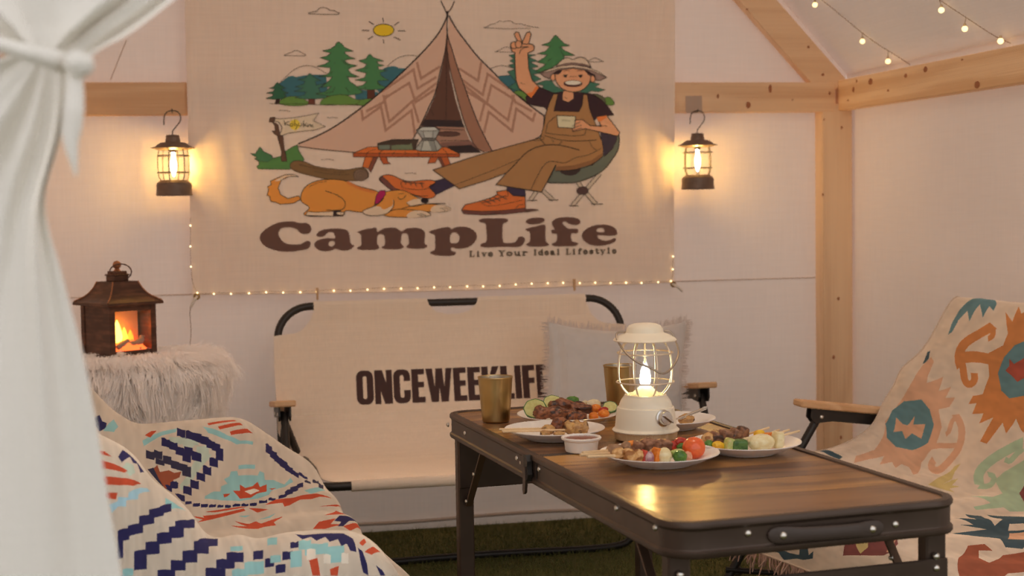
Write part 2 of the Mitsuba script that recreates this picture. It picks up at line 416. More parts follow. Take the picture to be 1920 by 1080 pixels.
BK0, BK1 = np.array([0, .12, .36]), np.array([0, .262, .862])          # foot and head of the canvas back, in the bench's own frame
BKD = (BK1 - BK0) / np.linalg.norm(BK1 - BK0)
BKN = np.array([0, -BKD[2], BKD[1]])                                    # towards the sitter
BKL = np.linalg.norm(BK1 - BK0)
def back_sag(x, s):
    return .018 * np.cos(np.clip(x / .62, -1, 1) * np.pi / 2) * np.sin(np.clip(s / BKL, 0, 1) * np.pi)
def bench_plys(arm_xs):
    r = .0135
    P = {}
    # back frame: an upside-down U
    w, c = .617, .115
    pts = [(-w, 0.0), (-w, BKL * .5), (-w, BKL - c)]
    pts += [(-w + c - c * math.cos(t), BKL - c + c * math.sin(t)) for t in np.linspace(.2, math.pi / 2, 9)]
    pts += [(-(w - c) * k, BKL) for k in (.6, .2)]
    pts += [(-x, s) for x, s in pts[::-1]]
    path = np.array([[x - .02, 0, 0] + BK0 + BKD * s for x, s in pts])
    P['back_frame'] = [(tube(path, r, 12), 'm_black_metal', 60)]
    # canvas: a flat back with cut corners that runs on, in one bend, into the seat
    tw, ew, s0 = .49, .633, .14
    L = [(-ew + .004, s0), (-ew, BKL * .6), (-ew + .002, BKL - .105)]
    L += [(-tw - .10 + .10 * math.sin(t) , BKL + .004 - .105 * math.cos(t)) for t in np.linspace(.35, 1.35, 8)]
    L += [(-tw, BKL - .03), (-tw + .003, BKL + r)]
    cut = [(-.093, BKL + r), (-.086, BKL - .008), (-.06, BKL - .034), (-.02, BKL - .043)]
    out = L + cut + [(-x, s) for x, s in cut[::-1]] + [(-x, s) for x, s in L[::-1]]
    shape = Polygon(out).buffer(0)
    pm = trimesh.creation.extrude_polygon(shape, .003, engine='earcut').subdivide_to_size(.05)
    v = np.array(pm.vertices)
    sag = back_sag(v[:, 0], v[:, 1])
    off = (r + .0005) * np.maximum(np.clip((v[:, 1] - BKL + .06) / .06, 0, 1), np.clip((np.abs(v[:, 0]) - .54) / .06, 0, 1))
    q = BK0 + np.stack([v[:, 0] - .02, 0 * v[:, 0], 0 * v[:, 0]], 1) + v[:, 1:2] * BKD + (v[:, 2] - sag + off)[:, None] * BKN
    P['canvas_back'] = [(trimesh.Trimesh(q, pm.faces, process=False), 'm_canvas', 40)]
    def roll(x0, x1, c0, rr):
        return mv(tube([(x0, 0, 0), (x1, 0, 0)], rr, 14), c0)
    top = BK1 + np.array([-.02, 0, 0])
    P['canvas_hem'] = [(roll(-tw, -.093, top, r + .003), 'm_canvas', 60), (roll(.093, tw, top, r + .003), 'm_canvas', 60)]
    # seat
    fr = np.array([0, -.45, .362])
    pf = CubicSpline(np.linspace(0, 1, 6), np.array([BK0 + BKD * s0, BK0 + BKD * .06 + BKN * .006, BK0 + np.array([0, -.045, .002]), [0, -.10, .352], [0, -.30, .360], fr + [0, 0, r + .002]])[:, 1:], bc_type=((1, -(BKD * .11 * 5 * .9)[1:]), 'not-a-knot'))
    def seat_fn(u, v):
        w_ = (ew - .004) - .152 * np.clip((v - .12) / .88, 0, 1) ** 1.1
        x = (u - .5) * 2 * w_
        yz = pf(v)
        sg = back_sag(x, np.full_like(x, s0)) * np.clip(1 - v * 3, 0, 1)
        o = (r + .0005) * np.clip((np.abs(x) - .54) / .06, 0, 1) * np.clip(1 - v * 4, 0, 1)
        d = .003 - sg + o
        return np.stack([x - .02, yz[..., 0] + d * BKN[1], yz[..., 1] + d * BKN[2] - .016 * np.sin(np.pi * np.clip((v - .3) / .7, 0, 1)) * np.sin(np.pi * u)], -1)
    P['canvas_seat'] = [(sheet(seat_fn, 40, 30, thick=-.003)[0], 'm_canvas', True)]
    P['front_rail'] = [(tube([(-.60, -.30, .365), (-.585, -.40, .364), (-.56, -.438, .363), (-.51, -.45, .362), (.47, -.45, .362), (.52, -.438, .363), (.545, -.40, .364), (.56, -.30, .365)], r, 12), 'm_black_metal', 60)]
    P['canvas_sleeve'] = [(roll(-.46, .0, fr, r + .0035), 'm_canvas', 60), (roll(.09, .44, fr, r + .0035), 'm_canvas', 60)]
    P['ground_bar'] = [(tube(smooth_path([(-.60, -.02, .30), (-.60, -.02, .09), (-.585, -.02, .035), (-.54, -.02, .016), (-.2, -.02, .0145), (.2, -.02, .0145), (.50, -.02, .016), (.545, -.02, .035), (.56, -.02, .09), (.56, -.02, .30)], 4), .0125, 10), 'm_black_metal', 60)]
    til = math.radians(7.5)
    for s, x in zip((-1, 1), arm_xs):
        def A(y, z):
            """Arm frame: along y, up z, tilted so that the front is higher."""
            return np.array([x, y * math.cos(til) , .548 - y * math.sin(til) + z])
        wood_ = cbox((.068, .42, .020), (0, 0, 0), .004)
        P.setdefault('armrest', []).append((mv(wood_, A(-.03, .012), rx=-til), 'm_armwood', 25))
        br = prism(Polygon([(-.20, 0), (.14, 0), (.14, -.03), (.08, -.034), (-.13, -.034), (-.185, -.045), (-.20, -.03)]), .006)
        v = np.array(br.vertices)
        br = trimesh.Trimesh(np.stack([v[:, 2] - .003, v[:, 0], v[:, 1]], 1), br.faces[:, ::-1], process=False)
        br.fix_normals()
        m2 = cat_(mv(br, A(0, .002) + [.017, 0, 0], rx=-til), mv(br, A(0, .002) - [.017, 0, 0], rx=-til))
        P.setdefault('arm_bracket', []).append((m2, 'm_black_metal', 25))
        for yy, zz, nm in ((-.17, -.022, 0), (.03, -.02, 0)):
            for q in (-1, 1):
                P.setdefault('rivet', []).append((facing(dome(.007, .004), A(yy, zz) + [q * .0205, 0, 0], (q, 0, 0)), 'm_steel', 60))
        f0, f1 = A(-.17, -.02), np.array([x, -.50, .016])
        b0, b1 = A(.03, -.02), np.array([x * .88 - .01, .13, .34])
        P.setdefault('leg', []).append((tube([f0, f0 * .5 + f1 * .5, f1], .0125, 12), 'm_black_metal', 60))
        P.setdefault('leg', []).append((tube([b0, b0 * .5 + b1 * .5, b1], .0125, 12), 'm_black_metal', 60))
        P.setdefault('side_rail', []).append((tube([(x * .87 - .01, .13, .355), (x * .86, -.15, .362), (x * .855 - .005, -.32, .364)], .012, 10), 'm_black_metal', 60))
        P.setdefault('stretcher', []).append((tube([(x, -.47, .10), (x * .9, -.2, .08), (x * .86 - .005, -.02, .06)], .009, 8), 'm_black_metal', 60))
    return {k: [(mikit.ply(m, mat, sm), mat) for m, mat, sm in lst] for k, lst in P.items()}

BENCH = bench_plys((-.64, .755))
BENCH_SIDE = bench_plys((-.69, .70))
def bench(loc, rz, label, plys=BENCH):
    b = thing('folding_bench', label, 'bench', 'canvas folding benches')
    W = T().translate(list(loc)).rotate([0, 0, 1], math.degrees(rz))
    keys = {}
    for name, lst in plys.items():
        for d, mat in lst:
            keys.setdefault(name, []).append(add(name, d, None, b, to_world=W))
    for k in keys['armrest']:
        labels[k] = {'label': 'pale wooden armrest'}
    return b
BENCH_AT = np.array([.855, 4.60, 0.0])
bench_back = bench(BENCH_AT, 0, 'cream canvas folding bench with dark lettering, standing against the back wall under the banner')
bench_left = bench((-.14, 3.03, 0), math.radians(96), 'folding bench hidden under the blue and red patterned blanket on the left', BENCH_SIDE)
bench_right = bench((1.95, 3.18, 0), math.radians(-90), 'folding bench under the cream blanket with orange motifs, wooden armrest showing', BENCH_SIDE)

# ================================================================ folding table
TAB = thing('folding_table', 'folding camping table with brown wooden top and bronze metal frame, laid with food', 'table')
TY, TC, TZ = .095, np.array([.8155, 2.5035, 0.0]), .725
TL, TW = 1.240, .487
TM = trimesh.transformations.rotation_matrix(TY, [0, 0, 1])
TM[:3, 3] = TC
def tab(name, m, mat, smooth=30, parent=None, **k):
    m = m.copy()
    m.apply_transform(TM)
    return add(name, m, mat, parent or TAB, smooth, **k)
def tw(p):
    return (TM @ np.array([*p, 1.0]))[:3]
def wood_top(seed, base, dark):
    def fn(p, n, uv):
        x, y = p.x, p.y
        wob = fbm(x * 2.4 + seed, y * 9, seed, 3)
        g = fbm(x * 3.2 + seed * 3, y * 42 + wob * 5, 2, 4)
        patch_ = fbm(x * 5.5 + seed * 1.7, y * 13 + wob * 2, 4, 3)
        fine = noise(x * 12, y * 420, 1)
        t = smoothstep(.30, .74, .42 * g + .46 * patch_ + .12 * fine)
        return mix(base, dark, t)
    return proc(fn)
TOPC = [((.36, .180, .062), (.105, .050, .026)), ((.20, .098, .045), (.085, .043, .026)), ((.55, .29, .085), (.20, .095, .038))]
for i_, (a_, b_) in enumerate(TOPC):
    principled(f'm_top{i_}', wood_top(3.7 * i_ + 1, a_, b_), .26, specular=.38, bump=(proc(lambda p, n, uv: noise(p.x * 14, p.y * 500, 3)), .00012))

def sweep_planar(path, prof, closed=False):
    """Sweeps the closed profile (offset outwards, z) along a 2-D path; outwards is to the right of the direction of travel."""
    p = np.array(path, float)
    d = np.gradient(p, axis=0)
    d /= np.linalg.norm(d, axis=1, keepdims=True)
    nrm = np.stack([d[:, 1], -d[:, 0]], 1)
    prof = np.array(prof, float)
    n = len(prof)
    v = np.concatenate([np.concatenate([p[:, None] + nrm[:, None] * prof[None, :, :1], np.broadcast_to(prof[None, :, 1:], (len(p), n, 1))], -1).reshape(-1, 3)])
    i = np.arange(n)
    j = (i + 1) % n
    f = []
    for k in range(len(p) - 1):
        a, b = k * n, (k + 1) * n
        f += [np.stack([a + i, b + i, b + j], 1), np.stack([a + i, b + j, a + j], 1)]
    capf = np.array(trimesh.creation.triangulate_polygon(Polygon(prof), engine='earcut')[1]) % n
    f += [capf, capf[:, ::-1] + (len(p) - 1) * n]
    m = trimesh.Trimesh(v, np.vstack(f), process=False)
    m.fix_normals()
    return m

def rim_path(sgn, r=.05):
    hw, hl = TW / 2, TL / 2
    pts = [(-hw, -.0008), (-hw, -.25), (-hw, -.45), (-hw, -hl + r)]
    pts += [(-hw + r - r * math.cos(t), -hl + r - r * math.sin(t)) for t in np.linspace(.12, math.pi / 2, 10)]
    pts += [(-hw * .4, -hl), (0, -hl)]
    pts += [(-x, y) for x, y in pts[-2::-1]]
    # dense straight parts keep the gradients exact at the bends
    return [(x, y) for x, y in pts] if sgn > 0 else [(-x, -y) for x, y in pts]
RIM = [(-.013, -.0005), (-.011, .0018), (-.004, .0026), (.002, .0018), (.0042, -.002), (.0038, -.007), (.0012, -.010), (.0, -.0125), (.0, -.038), (.0014, -.0405), (.004, -.0425), (.0042, -.048), (.002, -.0515), (-.006, -.052), (-.006, -.0495), (-.0022, -.047), (-.0025, -.012), (-.011, -.010)]
for sgn, nm in ((1, 'near'), (-1, 'far')):
    k = tab('frame', mv(sweep_planar(rim_path(sgn), RIM), (0, 0, TZ)), 'm_bronze', 35)
    # five boards a half, running across
    hl = TL / 2 - .011
    edges = [.0012, .118, .236, .352, .470, hl] if sgn > 0 else [.0012, .10, .22, .345, .47, hl]
    for q in range(5):
        y0, y1 = -edges[q + 1] + .0004, -edges[q] - .0004
        hw = TW / 2 - .0105
        sh = sbox(-hw, y0, hw, y1)
        full = sbox(-hw, -hl, hw, hl).buffer(-.04).buffer(.04)
        pm = prism(sh.intersection(full), .006)
        if sgn < 0:
            pm = mv(pm, rz=math.pi)
        tab('board', mv(pm, (0, 0, TZ - .0068)), f'm_top{[2, 0, 1, 0, 1][q] if sgn > 0 else [1, 0, 2, 1, 0][q]}', 20)
# black felt gap under the fold line and the seam strips at the fold
tab('fold_seam', cat_(cbox((TW - .03, .007, .004), (0, .006, TZ - .0015), .001), cbox((TW - .03, .007, .004), (0, -.006, TZ - .0015), .001)), 'm_bronze', 20)
# legs: square tubes with a folding strut, a cross panel between each pair
LZ = TZ - .045
def leg_set(yl, ys, panel):
    for x in (-1, 1):
        xl = x * (TW / 2 - .026)
        lg = tab('leg', cbox((.036, .026, LZ), (xl, yl, LZ / 2), .003), 'm_bronze', 20)
        tab('foot_cap', cbox((.040, .030, .018), (xl, yl, .009), .004), 'm_black_metal', 20, parent=lg)
        s = 1 if yl < 0 else -1
        a, b = (xl - x * .004, yl + s * .017, LZ - .16), (xl - x * .004, yl + s * .17, LZ + .012)
        st = tab('strut', between(a, b, .004, .016, .001, (1, 0, 0)), 'm_bronze_edge', 20)
        for q in (.08, .5, .93):
            c = np.array(a) * (1 - q) + np.array(b) * q
            tab('rivet', facing(dome(.0045, .003), c + np.array([-.009, 0, 0]), (-1, 0, 0)), 'm_steel', 60, parent=st)
    tab('cross_panel', cbox((TW - .018, .005, .13), (0, yl - ys * .0165, LZ - panel), .002), 'm_bronze', 20)
leg_set(-TL / 2 + .045, 1, .115)
leg_set(TL / 2 - .05, 1, .055)
# rivets
FR_N = TM[:3, :3] @ np.array([0, -1.0, 0])
FR_P = tw((0, -TL / 2 - .0002, TZ))
for (x, y) in [(1402.7, 1000), (1679, 983)]:
    tab('rivet', trimesh.Trimesh(), 'm_steel') if False else add('rivet', facing(dome(.0058, .0042), atp(x, y, FR_P, FR_N), FR_N), 'm_steel', TAB, 60)
SD_N = TM[:3, :3] @ np.array([-1.0, 0, 0])
SD_P = tw((-TW / 2 - .0002, 0, TZ))
for (x, y) in [(839.7, 796), (872, 812), (969.4, 859), (977.5, 867.5), (1011, 880), (1156, 953), (1228.6, 989.6)]:
    add('rivet', facing(dome(.0052, .0036), atp(x, y, SD_P, SD_N), SD_N), 'm_steel', TAB, 60)
pp = tw((0, -TL / 2 + .045 - .0165 - .0028, 0))
for (x, y) in [(1756, 1043), (1756, 1065), (1276, 1078)]:
    add('rivet', facing(dome(.0058, .0042), atp(x, y, pp, FR_N), FR_N), 'm_steel', TAB, 60)
# carrying handle on the near end
def handle():
    c0, c1 = atp(1464, 1002, FR_P, FR_N), atp(1630.7, 990, FR_P, FR_N)
    ax = (c1 - c0) / np.linalg.norm(c1 - c0)
    L = np.linalg.norm(c1 - c0)
    up = np.array([0, 0, 1.0])
    ends = []
    segs = []
    for t, o, hh, th in [(-.022, .002, .004, .002), (-.017, .003, .0095, .003), (-.006, .004, .0125, .004), (.012, .006, .0125, .005), (.028, .009, .0112, .0055), (L * .5, .0105, .0108, .006), (L - .028, .009, .0112, .0055), (L - .012, .006, .0125, .005), (L + .006, .004, .0125, .004), (L + .017, .003, .0095, .003), (L + .022, .002, .004, .002)]:
        c = c0 + ax * t + FR_N * o
        a = np.arange(16) * 2 * np.pi / 16
        segs.append(c + np.cos(a)[:, None] * up * hh + np.sin(a)[:, None] * FR_N * th)
    p = np.array(segs)
    t_ = np.linspace(0, 1, len(p))
    cs = CubicSpline(t_, p.reshape(len(p), -1))(np.linspace(0, 1, 45)).reshape(45, 16, 3)
    v = np.vstack([cs.reshape(-1, 3), cs[0].mean(0)[None], cs[-1].mean(0)[None]])
    i = np.arange(16); j = (i + 1) % 16
    f = []
    for k in range(44):
        f += [np.stack([k * 16 + i, k * 16 + j, (k + 1) * 16 + j], 1), np.stack([k * 16 + i, (k + 1) * 16 + j, (k + 1) * 16 + i], 1)]
    f += [np.stack([j, i, i * 0 + 720], 1), np.stack([704 + i, 704 + j, i * 0 + 721], 1)]
    m = trimesh.Trimesh(v, np.vstack(f), process=False)
    m.fix_normals()
    h = add('handle', m, 'm_handle', TAB, 60)
    for c in (c0, c1):
        add('rivet', facing(dome(.0062, .0045), c + FR_N * .008, FR_N), 'm_steel', h, 60)
principled('m_handle', (.058, .042, .036), .5, specular=.4)
handle()
# draw latch across the fold on the long side
def latch():
    ax, up = TM[:3, :3] @ np.array([0, -1.0, 0]), np.array([0, 0, 1.0])
    c = tw((-TW / 2 - .001, .012, TZ - .024))
    def plate(poly, d, off):
        m = prism(poly, d)
        m.apply_transform(frame_of(c + SD_N * off, ax, up, np.cross(ax, up)))
        m.fix_normals()
        return m
    base = Polygon([(-.062, -.010), (-.02, -.014), (.006, -.018), (.006, .02), (-.062, .012)]).buffer(.002)
    k = add('latch', plate(base, .0018, .0), 'm_bronze', TAB, 20, label='dark draw latch')
    hook = Polygon([(-.010, .022), (.004, .024), (.010, .014), (.008, .002), (.014, -.010), (.008, -.022), (-.004, -.016), (-.008, .0)]).buffer(.0015)
    add('hook', plate(hook, .009, .002), 'm_black_metal', k, 20)
    lever = Polygon([(-.008, .0), (.004, .002), (.008, -.02), (.002, -.044), (-.005, -.048), (-.009, -.04), (-.006, -.02)]).buffer(.0015)
    add('lever', plate(lever, .005, .009), 'm_bronze', k, 20)
    add('slot', plate(sbox(.031, -.019, .0345, .019), .0008, .0), 'm_black_metal', k, 20)
latch()

# ================================================================ lanterns hung on the back wall
principled('m_lamp_iron', proc(lambda p, n, uv: mix((.13, .085, .062), (.22, .155, .12), fbm(p.x * 60, p.y * 60, p.z * 60, 3))), .5, metallic=.3)
principled('m_wire', (.06, .045, .035), .4, metallic=.6)
principled('m_bulb', (.9, .8, .5), .5)
def wall_lantern(c, label):
    """c: centre of the lantern's foot."""
    k = thing('wall_lantern', label, 'lantern', 'lanterns on the back wall')
    cx, cy, cz = c
    L = lambda prof, n=36: lathe(prof, n, (cx, cy, cz))
    add('base', L([(.0001, .0), (.060, 0), (.062, .003), (.061, .006), (.0595, .02), (.060, .038), (.057, .044), (.050, .050), (.046, .0535), (.0001, .055)]), 'm_lamp_iron', k, 30)
    add('cap', L([(.0001, .158), (.05, .158), (.068, .1625), (.0735, .1635), (.0735, .1655), (.060, .170), (.050, .1785), (.040, .183), (.027, .184), (.0255, .188), (.0225, .203), (.0235, .205), (.021, .209), (.0001, .211)]), 'm_lamp_iron', k, 30)
    for q in range(6):
        a = q * math.pi / 3 + .25
        p = [(.044, .052), (.050, .062), (.053, .080), (.053, .130), (.050, .150), (.0475, .166)]
        add('cage_wire', tube(smooth_path([(cx + r * math.cos(a), cy + r * math.sin(a), cz + z) for r, z in p], 4), .0017, 6), 'm_wire', k, True)
    for z in (.080, .138):
        add('cage_ring', tube([(cx + .055 * math.cos(t), cy + .055 * math.sin(t), cz + z) for t in np.linspace(0, 2 * math.pi, 36, endpoint=False)], .0016, 6, closed=True), 'm_wire', k, True)
    h = [(0, .208), (0, .222), (.004, .2275), (.016, .243), (.026, .256), (.0285, .272), (.021, .287), (.005, .2935), (-.014, .290), (-.024, .279), (-.028, .262), (-.028, .245)]
    add('hook', tube(smooth_path([(cx + x, cy + .0 * x, cz + z) for x, z in h], 5), .0019, 8), 'm_wire', k, True)
    add('socket', L([(.0001, .150), (.011, .150), (.011, .166), (.0001, .166)], 20), 'm_lamp_iron', k, 30)
    bulb = L([(.0001, .066), (.003, .068), (.0085, .082), (.0105, .10), (.0105, .117), (.0075, .124), (.007, .130), (.0065, .146), (.005, .151), (.0001, .152)], 20)
    add('bulb', bulb, 'm_bulb', k, True, emit=np.array([1.0, .58, .14]) * LAMP_WALL, label='glowing yellow bulb')
    return k
la, lb = at(327, 367, 'y', 4.955), at(1308.5, 355, 'y', 4.955)
wall_lantern(la, 'small brown cage lantern with a glowing bulb hung between the curtain and the banner')
wall_lantern(lb, 'small brown cage lantern with a glowing bulb hung between the banner and the corner post')
# the lanterns hang from small screw hooks in the beam
for c, nm in ((la, 'small wire wall hook holding the lantern beside the curtain'), (lb, 'small wire wall hook holding the lantern beside the corner post')):
    q = c + np.array([.0, 0, .2935])
    add('wall_hook', tube(smooth_path([q + [0, .075, -.002], q + [0, .045, -.003], q + [0, .012, -.004], q + [0, -.006, -.003], q + [0, -.010, .006]], 5), .0018, 8), 'm_wire', None, True, label=nm, cat='hook', group='hooks for the wall lanterns')
scene['m_tape'] = {'type': 'principledthin', 'base_color': {'type': 'rgb', 'value': [.72, .56, .46]}, 'roughness': .3, 'diff_trans': .6}
ta = at(1301, 196, 'y', 5.021)
add('adhesive_pad', cbox((.066, .002, .066), ta, .0008), 'm_tape', None, 20, label='clear square adhesive pad on the beam above the lantern beside the post', cat='adhesive pad')

# ================================================================ lantern on the table
principled('m_cream', (.87, .79, .63), .38, specular=.5, clearcoat=.25, clearcoat_gloss=.7)
principled('m_lampwood', wood((.62, .42, .24), (.50, .31, .15), 'z', 2.0, knots=False), .45)
principled('m_cage', (.86, .74, .58), .32, metallic=.55)
principled('m_bail', (.42, .36, .30), .30, metallic=.8)
principled('m_flame', (1, .9, .7), .6)
principled('m_chrome', (.70, .68, .66), .22, metallic=1.0)
scene['m_chimney'] = {'type': 'thindielectric', 'int_ior': 1.5}
LN = thing('table_lantern', 'cream camping lantern with a burning flame standing in the middle of the table', 'lantern')
lc = at(1213, 832, 'z', TZ + .003)
lc = np.array([lc[0] + .019, lc[1] + .066, TZ + .0028])
def lan(name, m, mat, smooth=35, parent=None, **k):
    return add(name, mv(m, lc), mat, parent or LN, smooth, **k)
lan('foot', lathe([(.0001, 0), (.060, 0), (.0615, .002), (.0625, .016), (.0001, .0165)], 56), 'm_lampwood', 30, label='pale wooden foot')
body_ = lan('body', lathe([(.0001, .0158), (.0655, .0158), (.0662, .0178), (.0645, .0198), (.0622, .0215), (.0605, .024), (.0565, .0600), (.0555, .0625), (.0525, .0635), (.0520, .0665), (.0495, .0735), (.0455, .0800), (.0420, .0835), (.0415, .0865), (.0395, .0875), (.0380, .0855), (.0001, .084)], 64), 'm_cream', 35)
kn_dir = (lambda v: v / np.linalg.norm(v))(np.array([.304, -.953, .08]))
kc = np.array([0, 0, .042]) + kn_dir * .0580
kn = lan('knob', facing(lathe([(.0001, -.002), (.0165, -.002), (.0165, .002), (.0135, .003), (.0135, .012), (.0125, .0135), (.0001, .0138)], 32), kc, kn_dir), 'm_chrome', 35, label='silver dimmer knob')
gx = np.cross([0, 0, 1], kn_dir); gx /= np.linalg.norm(gx)
gy = np.cross(kn_dir, gx)
ptr = (gx * .8 - gy * .6); ptr /= np.linalg.norm(ptr)
lan('pointer', between(kc + kn_dir * .0155 - ptr * .011, kc + kn_dir * .0155 + ptr * .0155, .0045, .006, .0012, tuple(kn_dir)), 'm_chrome', 25, parent=kn)
lan('reflector', lathe([(.0001, .0845), (.029, .0845), (.0288, .0865), (.024, .0915), (.017, .098), (.010, .1045), (.0001, .1055)], 40), 'm_cream', 35)
lan('flame', lathe([(.0001, .103), (.006, .104), (.0100, .109), (.0112, .116), (.0100, .125), (.0068, .135), (.0034, .144), (.0001, .153)], 24), 'm_flame', True, emit=np.array([1.0, .56, .17]) * LAMP_TABLE, label='warm white flame')
lan('wick', tube([(0, 0, .147), (0, 0, .192)], .0022, 10), 'm_cage', 60)
lan('chimney', lathe([(.0310, .0865), (.0312, .180)], 48), 'm_chimney', True, label='clear glass chimney')
for q in range(8):
    a = q * math.pi / 4 + .12
    p = [(.036, .0870), (.045, .096), (.0535, .110), (.0565, .128), (.0560, .150), (.0515, .172), (.042, .188), (.034, .196)]
    lan('cage_wire', tube(smooth_path([(r * math.cos(a), r * math.sin(a), z) for r, z in p], 5), .0016, 8), 'm_cage', True)
for z, r in ((.112, .0562), (.169, .0540)):
    lan('cage_ring', tube([(r * math.cos(t), r * math.sin(t), z) for t in np.linspace(0, 2 * math.pi, 48, endpoint=False)], .0016, 8, closed=True), 'm_cage', True)
lan('cap', lathe([(.0001, .192), (.048, .1915), (.0610, .1925), (.0625, .1945), (.0585, .199), (.048, .2045), (.0390, .2075), (.0365, .2095), (.0352, .2165), (.031, .2225), (.022, .2262), (.010, .2275), (.0001, .2277)], 56), 'm_cream', 35)
# the bail handle hangs down in front of the cage
rtv = np.array([CAM_RT[0], CAM_RT[1], 0]); rtv /= np.linalg.norm(rtv)
fwv = np.array([rtv[1], -rtv[0], 0])
bl = [(-.038, .210, .0), (-.050, .2105, .004), (-.0565, .206, .012), (-.0535, .192, .026), (-.043, .176, .045), (-.028, .162, .058), (-.010, .152, .065), (.006, .145, .067), (.018, .138, .066), (.030, .1345, .062), (.043, .140, .052), (.056, .153, .036), (.0635, .168, .022), (.0625, .184, .012), (.0575, .198, .006), (.051, .209, .002), (.038, .211, .0)]
lan('bail_handle', tube(smooth_path([rtv * x + fwv * y + np.array([0, 0, z]) for x, z, y in bl], 5), .0021, 8), 'm_bail', True, label='wire carrying handle')

# ================================================================ fireplace lantern on the fur-covered stool
def copper(p, n, uv):
    m = fbm(p.x * 25, p.y * 25, p.z * 50, 3)
    w = noise(p.x * 9, p.y * 9, p.z * 150)
    return mix((.085, .042, .030), (.22, .098, .058), smoothstep(.35, .95, .7 * m + .3 * w))
principled('m_copper', proc(copper), .42, metallic=.45)
FL = thing('fireplace_lantern', 'dark copper lantern with a glowing fire inside standing on the white fur stool', 'lantern')
fz = .728
fc = np.array([-.298, 4.665, fz])
fyaw = math.radians(-37 - 12)
FMm = trimesh.transformations.rotation_matrix(math.radians(36), [0, 0, 1])
def fl_(name, m, mat, smooth=25, parent=None, **k):
    m = m.copy()
    m.apply_transform(FMm)
    return add(name, mv(m, fc), mat, parent or FL, smooth, **k)
S = .086      # half side; the window is in the local -y face, which looks to the right
fl_('bottom', cbox((2 * S + .012, 2 * S + .012, .014), (0, 0, .007), .002), 'm_copper')
for sx in (-1, 1):
    for sy in (-1, 1):
        fl_('corner_post', cbox((.020, .020, .160), (sx * (S - .010), sy * (S - .010), .092), .002), 'm_copper')
fl_('side_panel', cbox((.004, 2 * S - .03, .160), (-S + .006, 0, .092), .001), 'm_copper')
fl_('side_panel', cbox((.004, 2 * S - .03, .160), (S - .006, 0, .092), .001), 'm_copper')
principled('m_firebox', (.85, .50, .28), .8)
fl_('fire_screen', cbox((2 * S - .036, .003, .150), (0, -.004, .090), .001), 'm_firebox')
fl_('side_panel', cbox((2 * S - .03, .004, .160), (0, S - .006, .092), .001), 'm_copper')
fl_('window_frame', cbox((2 * S - .03, .010, .018), (0, -S + .008, .163), .001), 'm_copper')
fl_('window_frame', cbox((2 * S - .03, .010, .012), (0, -S + .008, .020), .001), 'm_copper')
scene['m_pane'] = {'type': 'thindielectric', 'int_ior': 1.45}
fl_('window_pane', cbox((2 * S - .036, .0012, .150), (0, -S + .004, .090), .0003), 'm_pane')
fl_('eave', cbox((2 * S + .036, 2 * S + .036, .010), (0, 0, .177), .002), 'm_copper')
def pagoda():
    lv = [(S + .016, .182), (S + .004, .187), (S * .86, .200), (S * .72, .214), (S * .62, .229), (S * .56, .242), (S * .53, .247), (.0005, .248)]
    v, f = [], []
    for h, z in lv:
        v += [(-h, -h, z), (h, -h, z), (h, h, z), (-h, h, z)]
    for k in range(len(lv) - 1):
        for i in range(4):
            a, b, c, d = k * 4 + i, k * 4 + (i + 1) % 4, (k + 1) * 4 + (i + 1) % 4, (k + 1) * 4 + i
            f += [(a, b, c), (a, c, d)]
    f += [(0, 2, 1), (0, 3, 2)]
    return trimesh.Trimesh(v, f, process=False)
fl_('roof', pagoda(), 'm_copper', 28)
for i in range(4):
    sx, sy = ((-1, -1), (1, -1), (1, 1), (-1, 1))[i]
    fl_('roof_ridge', tube(smooth_path([(sx * h, sy * h, z) for h, z in [(S + .014, .184), (S * .86, .201), (S * .72, .215), (S * .62, .230), (S * .54, .247)]], 4), .0025, 6), 'm_copper_edge', True)
principled('m_copper_edge', (.42, .19, .10), .35, metallic=.7)
vent = fl_('chimney_cap', cat_(cbox((.052, .052, .020), (0, 0, .257), .002), cbox((.058, .058, .005), (0, 0, .268), .0015), cbox((.046, .046, .010), (0, 0, .275), .002)), 'm_copper')
fl_('finial', mv(trimesh.creation.icosphere(subdivisions=3, radius=.0135), (0, 0, .300)), 'm_copper_edge', True)
fl_('finial', cat_(lathe([(.0001, .279), (.014, .279), (.009, .284), (.006, .290), (.0001, .291)], 20)), 'm_copper_edge', 30)
cr_, sr_ = math.cos(-math.radians(36)), math.sin(-math.radians(36))
ring = [(.034 * math.cos(t) * cr_, .034 * math.cos(t) * sr_, .277 + .026 * math.sin(t)) for t in np.linspace(0, 2 * math.pi, 40, endpoint=False)]
fl_('carrying_ring', tube([(x, y - .02, z) for x, y, z in ring], .0022, 8, closed=True), 'm_copper', True)
